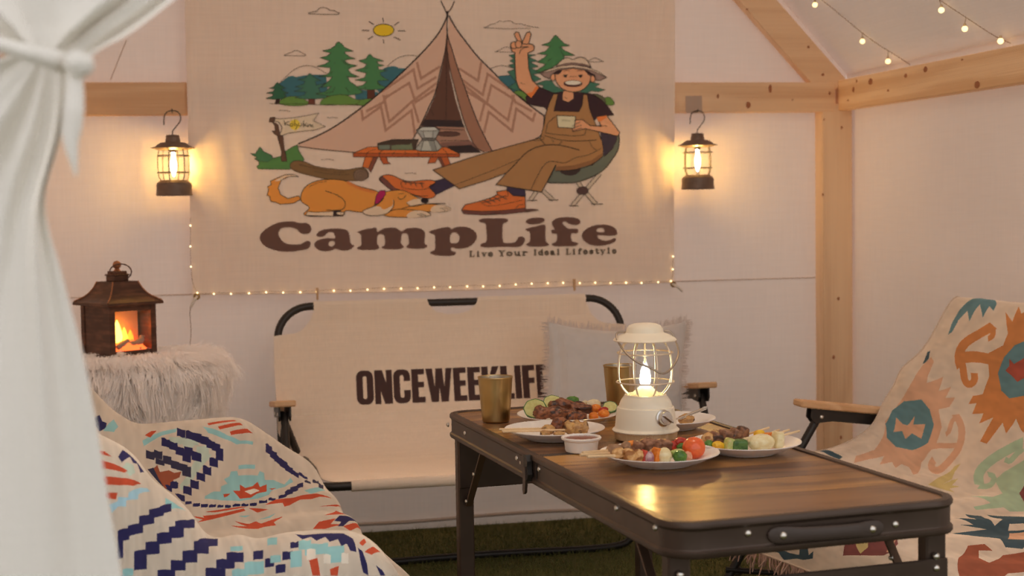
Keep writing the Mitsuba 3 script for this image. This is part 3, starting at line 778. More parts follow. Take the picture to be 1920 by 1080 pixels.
# the fire: flames, glowing embers and logs behind the pane
principled('m_ember', (.8, .2, .05), .8)
principled('m_log', (.34, .26, .22), .8)
for (x, y, r, h, e) in ((-.030, -.036, .017, .080, (9.0, 4.2, .40)), (-.052, -.034, .012, .055, (6.0, 2.0, .14)), (-.004, -.036, .012, .055, (4.6, 1.4, .10)), (.022, -.03, .011, .045, (2.4, .6, .04))):
    fl_('flame', mv(lathe([(.0001, 0), (.75 * r, .008), (r, h * .3), (.8 * r, h * .55), (.35 * r, h * .85), (.0001, h)], 18), (x, y, .045)), 'm_ember', True, emit=np.array(e), weight=.25)
fl_('ember_bed', mv(blob((.064, .026, .026), 4, .30, 3.0), (0, -.044, .030)), 'm_ember', True, emit=(2.6, .26, .05), weight=.25)
for q, (x, y, a, t, r) in enumerate([(-.025, -.058, .5, .35, .0095), (.028, -.055, -.35, .5, .011), (.006, -.062, -.9, .15, .008), (.045, -.05, .9, .8, .010)]):
    d = np.array([math.cos(a) * math.cos(t), math.sin(a) * .3, math.sin(t)])
    c = np.array([x, y, .046])
    fl_('log', tube([c - d * .028, c, c + d * .028], [r * .9, r, r * .8], 8), 'm_log', 30)

# ---- fur stool
principled('m_fur_base', (.88, .81, .76), .95)
principled('m_fur', (.97, .94, .92), .9, sheen=.5)
FS = thing('fur_stool', 'stool draped with a white long-haired fur throw under the copper lantern', 'stool')
fsc = np.array([-.315, 4.72, 0])
def fur_profile(s):
    """s from 0 (centre of the top) to 1 (hem): radius and height."""
    r = np.interp(s, [0, .26, .34, .40, .47, .55, .70, .85, 1], [0, .27, .315, .330, .325, .308, .285, .270, .265])
    z = np.interp(s, [0, .26, .34, .40, .47, .55, .70, .85, 1], [.722, .722, .712, .690, .650, .585, .42, .22, .04])
    return r, z
def fur_fn(u, v):
    a = u * 2 * np.pi
    r, z = fur_profile(v)
    r = r * (1 + .05 * np.sin(3 * a + 1) * v + .03 * np.sin(7 * a) * v)
    return np.stack([fsc[0] + r * 1.0 * np.cos(a), fsc[1] + r * .82 * np.sin(a), z + 0 * a], -1)
add('fur_backing', sheet(fur_fn, 60, 40)[0], 'm_fur_base', FS, True)
def fur_strands(n=30000, seed=3):
    rng = np.random.default_rng(seed)
    u = rng.uniform(.40, 1.12, n) % 1.0
    v = rng.uniform(.0, .86, n)
    keep = rng.uniform(0, 1, n) < np.clip(fur_profile(v)[0] / .33 + .12, 0, 1)
    u, v = u[keep], v[keep]
    n = len(u)
    e = 1e-3
    p = fur_fn(u, v)
    du, dv = (fur_fn(u + e, v) - p), (fur_fn(u, np.minimum(v + e, 1)) - p)
    nr = np.cross(du, dv)
    nr /= np.maximum(np.linalg.norm(nr, axis=1, keepdims=True), 1e-9)
    nr *= np.sign(nr[:, 2:3] + 1e-9 + 1.0 * ((nr[:, :2] * (p[:, :2] - fsc[:2])).sum(1, keepdims=True)))
    dn = dv / np.maximum(np.linalg.norm(dv, axis=1, keepdims=True), 1e-9)
    cl = np.stack([meshkit.noise(np.stack([u * 46, v * 13, u * 0 + k], -1), 7 + k) - .5 for k in range(3)], -1)
    L = rng.uniform(.05, .085, n)[:, None]
    side = np.cross(nr, dn)
    flow = dn * .75 + side * cl[:, :1] * 1.3 + np.array([0, 0, -.35])
    k0 = p
    k1 = p + nr * L * .34 + flow * L * .28 + rng.normal(0, .003, (n, 3))
    k2 = p + nr * L * (.42 + .5 * cl[:, 1:2]) + flow * L * .75 + rng.normal(0, .006, (n, 3))
    k3 = p + nr * L * (.36 + .7 * cl[:, 1:2]) + flow * L * 1.15 + rng.normal(0, .009, (n, 3))
    w = (.0014 * rng.uniform(.7, 1.5, n))[:, None]
    s = side * np.cos(a := rng.uniform(-.9, .9, n))[:, None] + nr * np.sin(a)[:, None]
    v_ = np.stack([k0 - s * w, k0 + s * w, k1 - s * w, k1 + s * w, k2 - s * w * .8, k2 + s * w * .8, k3], 1).reshape(-1, 3)
    f0 = np.array([[0, 1, 3], [0, 3, 2], [2, 3, 5], [2, 5, 4], [4, 5, 6]])
    f = (f0[None] + np.arange(n)[:, None, None] * 7).reshape(-1, 3)
    nn = nr * .7 + np.array([0, -.35, .50]) + rng.normal(0, .22, (n, 3))
    nn /= np.linalg.norm(nn, axis=1, keepdims=True)
    path = meshkit.write_ply(trimesh.Trimesh(v_, f, process=False), False, normals=np.repeat(nn, 7, axis=0))
    return {'type': 'ply', 'filename': path, 'face_normals': False}
add('fur', fur_strands(), 'm_fur', FS, kind='stuff')
# ================================================================ printed cloth: shapes cut into one another, each colour its own piece of the print
def curve(pts, n=5, closed=True):
    return smooth_path(pts, n, closed)
class Print:
    """Layers of (polygon, colour, tag), later ones on top, in the units of the drawing."""
    def __init__(self):
        self.layers, self.g, self.tag = [], (0, 0, 1), 'print'
    def grid(self, ox, oy, s):
        self.g = (ox, oy, s)
    def pt(self, pts):
        return np.array(pts, float) / self.g[2] + np.array(self.g[:2])
    def fill(self, pts, color, line=0.0, smooth=True, holes=(), lc=(38, 24, 22)):
        p = self.pt(pts)
        poly = Polygon(curve(p) if smooth else p).buffer(0)
        for h in holes:
            poly = poly.difference(Polygon(curve(self.pt(h))).buffer(0))
        if color is not None:
            self.layers.append((poly, color, self.tag))
        if line:
            self.layers.append((poly.boundary.buffer(line / 2, 3), lc, self.tag))
    def oval(self, c, r, color, line=0.0, tilt=0.0):
        t = np.linspace(0, 2 * np.pi, 28, endpoint=False)
        x, y = r[0] * np.cos(t), r[1] * np.sin(t)
        self.fill(np.stack([c[0] + x * math.cos(tilt) - y * math.sin(tilt), c[1] + x * math.sin(tilt) + y * math.cos(tilt)], 1), color, line, smooth=False)
    def line(self, pts, w, color=(38, 24, 22), smooth=True, cap='round'):
        p = self.pt(pts)
        if smooth and len(p) > 2:
            p = curve(p, 5, False)
        self.layers.append((LineString(p).buffer(w / 2, 3, cap_style=cap, join_style='mitre' if not smooth else 'round'), color, self.tag))
    def pieces(self, clip=None):
        """What stays visible of every layer: {(tag): [(polygon, colour)]}."""
        out, above = [], None
        for poly, c, tag in reversed(self.layers):
            vis = poly if above is None else poly.difference(above)
            if clip is not None:
                vis = vis.intersection(clip)
            above = poly if above is None else above.union(poly)
            for g in getattr(vis, 'geoms', [vis]):
                if g.geom_type == 'Polygon' and g.area > 1e-9:
                    out.append((g, c, tag))
        return out
def tri_pieces(pieces, place, size=None, lift=None):
    """Triangulates (polygon, colour) pieces; place maps (n, 2) drawing units to points. Returns mesh, colours."""
    V, F_, C, n = [], [], [], 0
    for g, c in pieces:
        g = g.simplify(.02 if size is None else 0)
        if g.geom_type != 'Polygon' or g.is_empty:
            continue
        v, f = trimesh.creation.triangulate_polygon(g, engine='earcut')
        v = np.array(v)[:, :2]
        f = np.array(f)
        if len(f) == 0:
            continue
        a = v[f]
        flip = np.cross(a[:, 1] - a[:, 0], a[:, 2] - a[:, 0]) < 0
        f[flip] = f[flip][:, ::-1]
        if size:
            v3, f = trimesh.remesh.subdivide_to_size(np.c_[v, np.zeros(len(v))], f, size, max_iter=12)
            v = v3[:, :2]
        V.append(v); F_.append(f + n); C.append(np.broadcast_to(c, (len(v), 3))); n += len(v)
    v, f, c = np.vstack(V), np.vstack(F_), np.vstack(C)
    return trimesh.Trimesh(place(v), f, process=False), c

INK = np.array([1.30, 1.52, 1.72])
def ink(c):
    return np.clip(np.array(srgb(*c)) * INK, 0, .92)
scene['m_print'] = {'type': 'twosided', 'bsdf': {'type': 'principled', 'base_color': {'type': 'mesh_attribute', 'name': 'vertex_color'}, 'roughness': .9}}

# ---------------------------------------------------------------- the hung banner
BAN_Y = 5.006
def banner_y(x, z):
    edge = np.clip((np.abs(x - .845) - .62) / .30, 0, 1)
    low = np.clip((1.03 - z) / .14, 0, 1)
    w = .0042 * np.sin(x * 74 + 2.0 * np.sin(z * 5)) * edge + .006 * low * np.sin(x * 31 + 1) * np.sin(x * 9)
    return BAN_Y + w + .0022 * np.sin(x * 5.1 + z * 3.3)
b_tl, b_tr, b_bl, b_br = at(346, 0, 'y', BAN_Y), at(1266.5, 0, 'y', BAN_Y), at(361, 553, 'y', BAN_Y), at(1263, 530, 'y', BAN_Y)
def banner_fn(u, v):
    k = 1.28
    l0, r0 = b_bl + (b_tl - b_bl) * k, b_br + (b_tr - b_br) * k
    v = v[..., None]; u = u[..., None]
    l = b_bl + (l0 - b_bl) * v
    r = b_br + (r0 - b_br) * v
    p = l + (r - l) * u
    x, z = p[..., 0], p[..., 2] - .012 * np.abs(np.sin(u[..., 0] * 3 * np.pi)) * (1 - v[..., 0]) ** 6 * 0
    z = z + .010 * np.sin(u[..., 0] * np.pi) * -1 * (1 - v[..., 0]) ** 3
    return np.stack([x, banner_y(x, z), z], -1)
BN = thing('banner', 'cream cloth banner printed with a camping scene and brown lettering, hung on the back wall', 'banner')
add('cloth', sheet(banner_fn, 150, 110, thick=.0016)[0], 'm_banner', BN, True)
hem = banner_fn(np.linspace(0, 1, 120), np.zeros(120)) + np.array([0, -.002, .004])
add('hem', tube(hem, .0038, 6), 'm_banner', BN, True)

A = Print()
K_, W_ = (38, 24, 22), (212, 190, 164)
G1, G2, G3, GR = (72, 120, 74), (66, 108, 86), (56, 96, 84), (98, 130, 62)
TEAL, SKIN, PANT, SHIRT, ORG = (58, 100, 106), (214, 150, 110), (164, 116, 74), (58, 37, 42), (206, 106, 54)
# hills, bushes and trees on the left
A.tag = 'printed_forest'
A.grid(340, 0, 4)
A.fill([(735, 628), (800, 575), (830, 568), (862, 578), (920, 566), (965, 560), (1085, 560), (1100, 720), (1000, 745), (730, 735)], TEAL, smooth=False)
A.fill([(1300, 700), (1330, 670), (1470, 690), (1500, 740), (1310, 745)], TEAL, smooth=False)
A.fill([(1470, 560), (1540, 505), (1600, 497), (1640, 512), (1700, 520), (1600, 660), (1480, 690)], TEAL)
A.line([(735, 628), (800, 560), (870, 510), (950, 492), (1020, 510), (1090, 552)], .9)
A.line([(1545, 497), (1600, 450), (1660, 422), (1720, 414), (1768, 420)], .9)
A.line([(1480, 548), (1545, 505)], .8)
A.fill([(735, 775), (770, 735), (830, 722), (890, 727), (940, 755), (960, 780)], GR, .8)
A.fill([(1040, 780), (1060, 745), (1110, 722), (1190, 708), (1260, 722), (1330, 748), (1440, 742), (1420, 790), (1330, 787), (1200, 787), (1100, 784)], GR, .8)
A.line([(1330, 748), (1338, 765), (1310, 778), (1330, 786)], .7)
A.line([(665, 775), (730, 780), (850, 778), (960, 782), (1100, 787), (1300, 787), (1385, 794)], 1.0)
A.fill([(712, 742), (740, 742), (735, 775), (700, 778)], (48, 30, 26), smooth=False)
A.fill([(722, 618), (745, 640), (785, 662), (750, 665), (762, 682), (802, 697), (768, 703), (790, 718), (760, 742), (700, 745), (635, 738), (682, 722), (692, 705), (638, 698), (690, 685), (702, 667), (660, 662), (695, 650), (710, 625)], (50, 92, 66), .9, smooth=False)
A.fill([(955, 735), (1000, 735), (1002, 782), (952, 780)], (104, 56, 44), .7, smooth=False)
A.fill([(965, 548), (1000, 580), (1052, 605), (1005, 608), (1012, 638), (1085, 622), (1030, 660), (1042, 690), (1105, 712), (1080, 735), (1000, 742), (920, 742), (850, 732), (920, 712), (938, 690), (845, 685), (915, 662), (855, 650), (915, 632), (928, 610), (875, 597), (930, 585), (950, 562)], G2, .9, smooth=False)
A.fill([(1395, 668), (1450, 668), (1452, 735), (1395, 742)], (90, 50, 38), .7, smooth=False)
A.fill([(1415, 405), (1440, 430), (1520, 458), (1465, 460), (1480, 480), (1522, 492), (1470, 500), (1485, 522), (1545, 528), (1490, 545), (1502, 570), (1555, 602), (1470, 606), (1492, 635), (1552, 664), (1480, 670), (1420, 674), (1340, 668), (1288, 655), (1360, 640), (1392, 612), (1305, 600), (1375, 582), (1388, 548), (1303, 527), (1370, 507), (1392, 482), (1330, 455), (1385, 440), (1402, 415)], G1, .9, smooth=False)
A.fill([(1180, 313), (1200, 325), (1225, 355), (1290, 384), (1232, 386), (1225, 395), (1260, 425), (1308, 440), (1240, 446), (1225, 457), (1258, 480), (1318, 492), (1270, 507), (1250, 522), (1272, 550), (1332, 576), (1248, 578), (1262, 610), (1300, 635), (1362, 690), (1330, 705), (1250, 714), (1190, 708), (1110, 720), (1008, 702), (1078, 688), (1125, 648), (1050, 655), (1112, 602), (1132, 577), (1028, 573), (1092, 560), (1115, 538), (1118, 507), (1018, 497), (1080, 480), (1114, 457), (1042, 432), (1092, 420), (1122, 397), (1058, 380), (1110, 370), (1152, 345), (1165, 320)], G1, 1.0, smooth=False)
for l in ([(1205, 452), (1235, 478), (1260, 490)], [(1240, 575), (1300, 580)], [(1230, 655), (1262, 690)], [(1150, 655), (1135, 690)], [(1150, 470), (1146, 478)], [(1140, 535), (1120, 548)], [(1468, 620), (1490, 640)], [(1375, 650), (1385, 660)], [(1380, 515), (1395, 508)], [(1130, 690), (1080, 700)]):
    A.line(l, 1.0)
# sky
A.tag = 'printed_sun'
A.oval((1517, 226), (77, 45), (228, 178, 42), 1.5)
for i_, l in enumerate( ([(1512, 135), (1514, 165)], [(1408, 162), (1442, 182)], [(1630, 167), (1600, 187)], [(1358, 227), (1408, 229)], [(1628, 231), (1678, 233)], [(1437, 273), (1402, 294)], [(1597, 278), (1640, 299)], [(1516, 297), (1518, 322)])):
    A.tag = f'printed_sun_ray#{i_}'
    A.line(l, 1.5, smooth=False)
A.tag = 'printed_cloud#0'
A.line([(958, 103), (952, 96), (985, 90), (1020, 82), (1035, 62), (1060, 54), (1095, 62), (1110, 75), (1150, 80), (1186, 99), (1175, 108), (1080, 108), (960, 103)], 1.1, smooth=False)
A.tag = 'printed_cloud#1'
A.line([(772, 414), (800, 402), (812, 396), (830, 392), (845, 380), (875, 380), (905, 395), (935, 412), (925, 418), (850, 418), (772, 416)], 1.0, smooth=False)
A.grid(800, 0, 4)
A.tag = 'printed_cloud#2'
A.line([(428, 207), (465, 195), (480, 183), (510, 180), (545, 158), (560, 160)], .9)
A.line([(575, 165), (600, 158), (630, 158), (660, 178), (700, 180), (760, 195), (842, 208)], .9)
A.line([(428, 209), (500, 212), (600, 216), (700, 214), (775, 213)], .9)
A.tag = 'printed_cloud#3'
A.line([(645, 392), (515, 388), (550, 375), (575, 358), (595, 352), (640, 362)], .9, smooth=False)
A.tag = 'printed_hill'
A.line([(480, 515), (530, 497), (580, 494), (640, 510)], .9)
A.tag = 'printed_cloud#4'
A.line([(1210, 460), (1240, 440), (1270, 434), (1300, 450), (1325, 460), (1280, 465), (1215, 463)], .9, smooth=False)
# flag
A.tag = 'printed_flag'
A.grid(340, 0, 4)
A.line([(728, 828), (780, 828), (815, 834)], .8); A.line([(1092, 880), (1120, 884), (1135, 880), (1170, 885)], .8)
A.fill([(690, 888), (740, 892), (830, 885), (940, 868), (1030, 848), (1010, 875), (990, 905), (1040, 930), (1080, 950), (1000, 975), (900, 985), (800, 1000), (725, 1025), (750, 985), (755, 950), (730, 915), (690, 905)], (208, 182, 154), 1.1, smooth=False)
A.oval((852, 935), (40, 40), (226, 186, 70))
A.line([(853, 960), (853, 985)], 1.0, (226, 186, 70))
for l in ([(770, 905), (778, 940)], [(810, 912), (780, 925), (806, 940)], [(822, 928), (812, 940), (828, 946), (838, 930), (822, 926)], [(850, 898), (850, 942)], [(858, 930), (868, 940), (856, 970)], [(880, 925), (878, 942), (900, 942), (902, 925)], [(918, 905), (916, 950), (936, 922)], [(920, 932), (945, 950)], [(948, 930), (950, 950), (965, 932), (970, 950)], [(985, 935), (975, 948), (992, 950)]):
    A.line(l, 1.5, (44, 40, 26))
A.fill([(666, 882), (702, 878), (704, 895), (690, 915), (725, 935), (735, 985), (748, 1030), (765, 1080), (735, 1080), (722, 1020), (695, 1000), (680, 980), (705, 985), (700, 940), (680, 915), (658, 915)], (94, 66, 52), .9, smooth=False)
A.grid(440, 230, 4)
A.fill([(325, 100), (362, 95), (372, 200), (398, 296), (345, 296), (352, 220)], (94, 66, 52), .9, smooth=False)
A.tag = 'printed_bush'
A.fill([(118, 232), (155, 234), (190, 182), (215, 215), (275, 245), (290, 268), (345, 252), (352, 290), (392, 290), (380, 215), (420, 190), (470, 165), (480, 210), (500, 240), (520, 272), (515, 292), (430, 300), (412, 350), (180, 348), (165, 330), (185, 310), (180, 290), (150, 270), (168, 262)], (82, 122, 66), 1.0, smooth=False)
A.fill([(118, 232), (155, 234), (190, 182), (215, 215), (275, 245), (285, 268), (250, 295), (190, 290), (150, 270), (168, 262)], (66, 108, 72), .8, smooth=False)
# tent
A.tag = 'printed_tent'
A.grid(560, 0, 3.6)
TP = (202, 160, 136)
LE = [(1003, 108), (960, 200), (880, 305), (780, 410), (660, 525), (520, 650), (400, 745), (250, 850), (120, 920), (0, 970)]
le = curve(np.array(LE, float), 4, False).tolist()
DL = curve(np.array([(1000, 200), (985, 350), (955, 480), (920, 630), (880, 720), (830, 830), (770, 938)], float), 4, False).tolist()
A.fill(le + [(0, 988), (150, 1008), (370, 1028), (700, 1030)] + DL[::-1], TP, smooth=False)
RE = [(1015, 108), (1060, 190), (1130, 285), (1210, 385), (1300, 475), (1400, 575), (1520, 680), (1655, 782)]
re_ = curve(np.array(RE, float), 4, False).tolist()
DR = curve(np.array([(1010, 240), (1050, 400), (1110, 560), (1160, 700), (1220, 850), (1305, 1018)], float), 4, False).tolist()
A.fill(re_ + [(1645, 890), (1620, 925), (1500, 975)] + DR[::-1], TP, smooth=False)
A.fill([(1003, 230), (985, 380), (950, 530), (920, 650), (870, 760), (826, 846), (1118, 862), (1060, 680), (1020, 500), (1008, 330)], (94, 62, 50), smooth=False)
A.fill([(850, 806), (1098, 812), (1122, 862), (826, 850)], (54, 42, 42), smooth=False)
A.fill([(826, 850), (1118, 860), (1160, 960), (1195, 1030), (950, 1030)], (158, 116, 96), smooth=False)
A.line([(900, 866), (1120, 878)], 1.6, (84, 56, 48), smooth=False)
A.line([(950, 950), (1150, 948)], 1.0, smooth=False)
A.fill([(960, 962), (1160, 950), (1230, 1030), (960, 1030)], (126, 88, 76), smooth=False)
A.fill([(1000, 985), (1165, 978), (1235, 1030), (1060, 1034)], (52, 40, 40), smooth=False)
A.oval((1012, 904), (78, 17), (92, 62, 54), 1.0)
A.line([(996, 330), (997, 600), (995, 806)], 1.0)
A.line([(890, 735), (910, 778)], .7)
A.fill(DR + [(1250, 1026), (1205, 1000), (1165, 940), (1110, 800), (1060, 620), (1020, 460), (1003, 320)], (152, 106, 84), smooth=False)
ZG = (166, 120, 98)
zz = [[(955, 448), (826, 530), (798, 418)], [(930, 520), (802, 598), (775, 470), (560, 620)], [(918, 605), (790, 690), (745, 560), (586, 660)], [(572, 640), (612, 822), (760, 690), (932, 560)], [(455, 752), (572, 690), (600, 640)],
      [(425, 740), (434, 806), (556, 718), (588, 880), (762, 745), (785, 915)], [(770, 690), (812, 830)],
      [(1080, 462), (1210, 545), (1232, 420)], [(1105, 540), (1242, 640), (1275, 500), (1420, 600)], [(1122, 610), (1268, 700), (1300, 575), (1445, 665)], [(1452, 640), (1412, 812), (1266, 695), (1110, 570)], [(1575, 752), (1462, 690), (1440, 640)],
      [(1596, 760), (1580, 815), (1468, 735), (1440, 885), (1282, 755), (1250, 900)], [(1255, 690), (1222, 820)]]
from shapely import affinity
clipL = Polygon(A.pt(le + [(0, 988), (370, 1028), (700, 1030)] + DL[::-1])).buffer(0).union(Polygon(A.pt(re_ + [(1645, 890), (1500, 975)] + DR[::-1])).buffer(0))
for z_ in zz:
    A.line(z_, 4.6, ZG, smooth=False, cap='flat')
    p_, c_, t_ = A.layers[-1]
    A.layers[-1] = (p_.intersection(clipL), c_, t_)
for l, w in ((LE, 2.6), (RE, 2.6)):
    A.line(l, w)
A.line([(0, 988), (150, 1008), (370, 1028)], 1.6)
A.line([(1655, 782), (1645, 890), (1620, 925), (1500, 975), (1300, 1020)], 1.6)
A.line([(1003, 105), (1004, 240), (1030, 320), (1060, 420), (1110, 560), (1160, 700), (1220, 850), (1305, 1018)], 1.9)
A.line([(1003, 200), (985, 360), (950, 500), (920, 630), (880, 720), (830, 830), (772, 938)], 1.9)
A.line([(1000, 320), (1020, 460), (1060, 620), (1110, 800), (1165, 940), (1205, 1000), (1250, 1026)], 1.5)
A.line([(1003, 80), (1003, 120)], 3.4); A.line([(1002, 100), (985, 60), (960, 8)], 1.9); A.line([(1005, 90), (1030, 55), (1050, 10)], 1.9)
# camp table, stove and coffee pot
A.tag = 'printed_table'
A.grid(440, 230, 4)
A.fill([(1085, 256), (1140, 256), (1150, 295), (1172, 308), (1115, 310), (1098, 280)], (176, 84, 46), 1.1, smooth=False)
A.fill([(1470, 256), (1528, 256), (1505, 300), (1448, 305)], (186, 92, 50), 1.1, smooth=False)
A.fill([(1522, 256), (1560, 256), (1590, 330), (1562, 335)], (124, 70, 54), 1.1, smooth=False)
A.fill([(1545, 256), (1598, 256), (1622, 320), (1580, 335)], (186, 92, 50), 1.1, smooth=False)
A.fill([(980, 256), (1040, 258), (1005, 345), (958, 332)], (204, 106, 52), 1.1, smooth=False)
A.fill([(1040, 258), (1075, 258), (1022, 372), (1004, 345)], (124, 70, 54), 1.1, smooth=False)
A.fill([(890, 228), (1000, 182), (1075, 180), (1590, 184), (1690, 235), (1686, 258), (890, 256)], (206, 106, 52), 1.2, smooth=False)
A.fill([(890, 228), (1690, 235), (1686, 258), (890, 256)], (172, 82, 44), 1.1, smooth=False)
for l in ([(990, 256), (992, 228), (1060, 200)], [(1085, 256), (1090, 222), (1110, 210)], [(1180, 245), (1200, 218)], [(1280, 240), (1280, 212)], [(1378, 256), (1380, 230), (1372, 216)], [(1484, 256), (1484, 232)], [(1596, 256), (1594, 232), (1560, 195)]):
    A.line(l, 1.0)
A.grid(680, 230, 9.6)
A.fill([(268, 372), (540, 300), (1010, 300), (960, 420), (940, 490), (290, 490), (270, 440)], (72, 56, 46), 1.1, smooth=False)
A.fill([(285, 405), (490, 402), (490, 480), (300, 482)], (112, 116, 100), smooth=False)
A.fill([(515, 410), (700, 395), (840, 398), (880, 360), (905, 485), (520, 486)], (110, 116, 88), smooth=False)
A.fill([(965, 132), (1070, 70), (1310, 72), (1392, 132), (1312, 292), (1075, 285)], (160, 154, 144), 1.5, smooth=False)
A.fill([(1085, 150), (1270, 150), (1260, 275), (1115, 275)], (176, 170, 158), 1.1, smooth=False)
A.fill([(985, 140), (1070, 78), (1300, 78), (1375, 135), (1280, 148), (1060, 148)], (186, 180, 168), 1.0, smooth=False)
A.fill([(1075, 300), (1312, 296), (1432, 440), (1345, 514), (1050, 514), (942, 485)], (158, 152, 140), 1.5, smooth=False)
A.fill([(1100, 322), (1280, 322), (1335, 510), (1045, 510)], (176, 170, 156), 1.1, smooth=False)
A.fill([(1180, 330), (1278, 325), (1330, 508), (1245, 508)], (136, 132, 122), smooth=False)
A.fill([(1070, 282), (1312, 286), (1308, 315), (1085, 318)], (120, 114, 106), 1.2, smooth=False)
# log
A.tag = 'printed_log'
A.grid(440, 230, 4)
A.fill([(440, 290), (520, 292), (600, 325), (720, 345), (850, 352), (960, 338), (1000, 370), (1000, 412), (880, 436), (700, 425), (560, 395), (430, 350), (415, 320)], (122, 90, 58), 1.1)
A.oval((945, 392), (53, 44), (128, 100, 80), 1.3); A.oval((945, 394), (32, 28), None, .9); A.oval((945, 396), (14, 13), None, .8)
for l in ([(480, 312), (600, 342), (720, 362)], [(600, 365), (720, 385), (860, 390)], [(740, 372), (830, 372)]):
    A.line(l, .8)
for l in ([(650, 280), (700, 274), (745, 282)], [(1275, 381), (1320, 378), (1362, 382)]):
    A.line(l, .8)
# the seated camper: trees behind first
A.tag = 'printed_trees'
A.grid(930, 50, 5.4)
A.fill([(20, 512), (100, 496), (190, 500), (230, 620), (290, 690), (180, 662), (130, 620)], TEAL, .9)
A.fill([(130, 290), (190, 280), (405, 285), (330, 308), (425, 350), (345, 360), (432, 405), (350, 420), (462, 470), (370, 482), (455, 530), (300, 600), (260, 660), (180, 640), (120, 620), (200, 560), (115, 455), (190, 432), (125, 390), (190, 375), (138, 345), (180, 325)], G2, .9, smooth=False)
A.fill([(605, 85), (640, 120), (690, 170), (748, 192), (655, 203), (690, 240), (798, 290), (690, 295), (690, 330), (640, 370), (560, 420), (430, 465), (398, 450), (480, 400), (502, 380), (418, 360), (492, 310), (520, 285), (418, 275), (500, 250), (548, 200), (463, 185), (540, 160), (590, 95)], G1, 1.0, smooth=False)
A.line([(645, 205), (660, 250), (685, 300)], .9); A.line([(515, 350), (565, 322)], 1.0)
A.fill([(400, 580), (500, 545), (560, 545), (600, 600), (690, 650), (640, 682), (560, 665), (500, 650), (470, 620), (480, 595)], G2, .9, smooth=False)
A.fill([(950, 560), (1052, 580), (1000, 610), (1105, 640), (1040, 658), (960, 650), (900, 690), (840, 690), (870, 640)], G2, .9, smooth=False)
A.fill([(180, 662), (255, 650), (310, 690), (340, 780), (290, 745), (240, 705)], GR, .9)
A.fill([(1085, 745), (1130, 712), (1175, 735), (1196, 785), (1120, 790)], GR, 1.0)
A.fill([(980, 682), (1040, 688), (1100, 730), (1110, 775), (1040, 720)], (92, 90, 66), .9)
# chair
A.tag = 'printed_chair'
A.grid(800, 230, 4)
for l in ([(830, 505), (778, 583)], [(872, 512), (948, 580)], [(1300, 380), (1180, 520), (1092, 622)], [(1090, 380), (1170, 500), (1270, 612)]):
    A.line(l, 8.2, smooth=False, cap='flat'); A.line(l, 5.6, (196, 172, 150), smooth=False, cap='flat')
for l in ([(750, 584), (825, 583)], [(915, 580), (985, 580)], [(1070, 623), (1135, 625)], [(1235, 610), (1320, 611)]):
    A.line(l, 1.6, smooth=False)
A.fill([(1432, 60), (1442, 170), (1400, 262), (1330, 350), (1220, 415), (1100, 450), (960, 452), (900, 440), (960, 330), (1300, 250), (1390, 150)], (100, 102, 88), 1.8)
A.fill([(1305, 60), (1430, 70), (1425, 130), (1390, 200), (1330, 255), (1310, 160)], (64, 52, 62), 1.0, smooth=False)
A.fill([(1000, 360), (1150, 340), (1130, 380), (1050, 395)], (60, 46, 44))
A.oval((1168, 510), (43, 29), (84, 60, 56), 1.3)
# camper
A.tag = 'printed_camper'
A.fill([(30, 445), (150, 415), (215, 470), (60, 545), (20, 520)], (60, 48, 66), 1.1, smooth=False)
A.fill([(600, 470), (735, 490), (742, 550), (640, 548), (605, 520)], (62, 50, 68), 1.1, smooth=False)
A.fill([(900, 100), (860, 112), (720, 150), (430, 230), (48, 355), (110, 400), (245, 496), (460, 430), (600, 375), (760, 270), (1000, 160)], PANT, 1.7, smooth=False)
A.line([(215, 465), (400, 395), (560, 330), (720, 262)], 1.0)
A.fill([(600, 375), (520, 465), (860, 522), (905, 440), (965, 320), (960, 300)], PANT, 1.6, smooth=False)
A.grid(800, 0, 4)
A.fill([(840, 652), (955, 700), (1015, 688), (1110, 690), (1230, 703), (1310, 748), (1360, 800), (1402, 862), (1345, 868), (1275, 885), (1240, 915), (1200, 860), (940, 860), (880, 802), (800, 790), (750, 770), (742, 728)], SHIRT, 1.5, smooth=False)
A.fill([(950, 705), (985, 705), (962, 800), (955, 832), (1140, 838), (1165, 790), (1175, 705), (1205, 712), (1222, 820), (1270, 940), (1302, 1030), (1322, 1100), (1310, 1170), (1240, 1240), (1000, 1230), (850, 1040), (880, 930), (890, 860), (920, 770)], PANT, 1.5, smooth=False)
A.grid(800, 230, 4)
A.fill([(660, 315), (720, 250), (790, 198), (900, 168), (1010, 160), (1240, 120), (1310, 130), (1322, 200), (1318, 250), (1240, 310), (1100, 352), (968, 362), (968, 318), (940, 330), (890, 450), (780, 508), (520, 465), (600, 375)], PANT, 0, smooth=False)
A.fill([(968, 330), (1100, 320), (1240, 280), (1320, 225), (1316, 255), (1240, 312), (1100, 354), (960, 366)], (136, 92, 60), 0, smooth=False)
A.line([(600, 375), (660, 315), (720, 250), (790, 198), (900, 168), (1010, 172), (1145, 206)], 1.8)
A.line([(780, 505), (830, 400), (900, 300), (960, 292), (1040, 300), (1110, 265), (1200, 245), (1310, 190)], 1.2)
A.line([(968, 318), (930, 400), (860, 520), (520, 465), (600, 375)], 1.6, smooth=False)
A.line([(1318, 255), (1240, 312), (1100, 354), (965, 362)], 1.5)
A.line([(850, 100), (880, 115), (860, 130), (770, 132)], 1.0); A.line([(940, 130), (950, 145)], 1.2); A.line([(1012, 140), (995, 165)], 1.4)
A.line([(880, 95), (980, 125), (1100, 138), (1275, 130)], 1.4); A.line([(1220, 140), (1240, 180), (1270, 205)], 1.1)
A.grid(800, 0, 4)
A.line([(965, 872), (905, 925), (890, 998), (1000, 1012), (1100, 1020), (1185, 1012), (1196, 965)], 1.3, smooth=False)
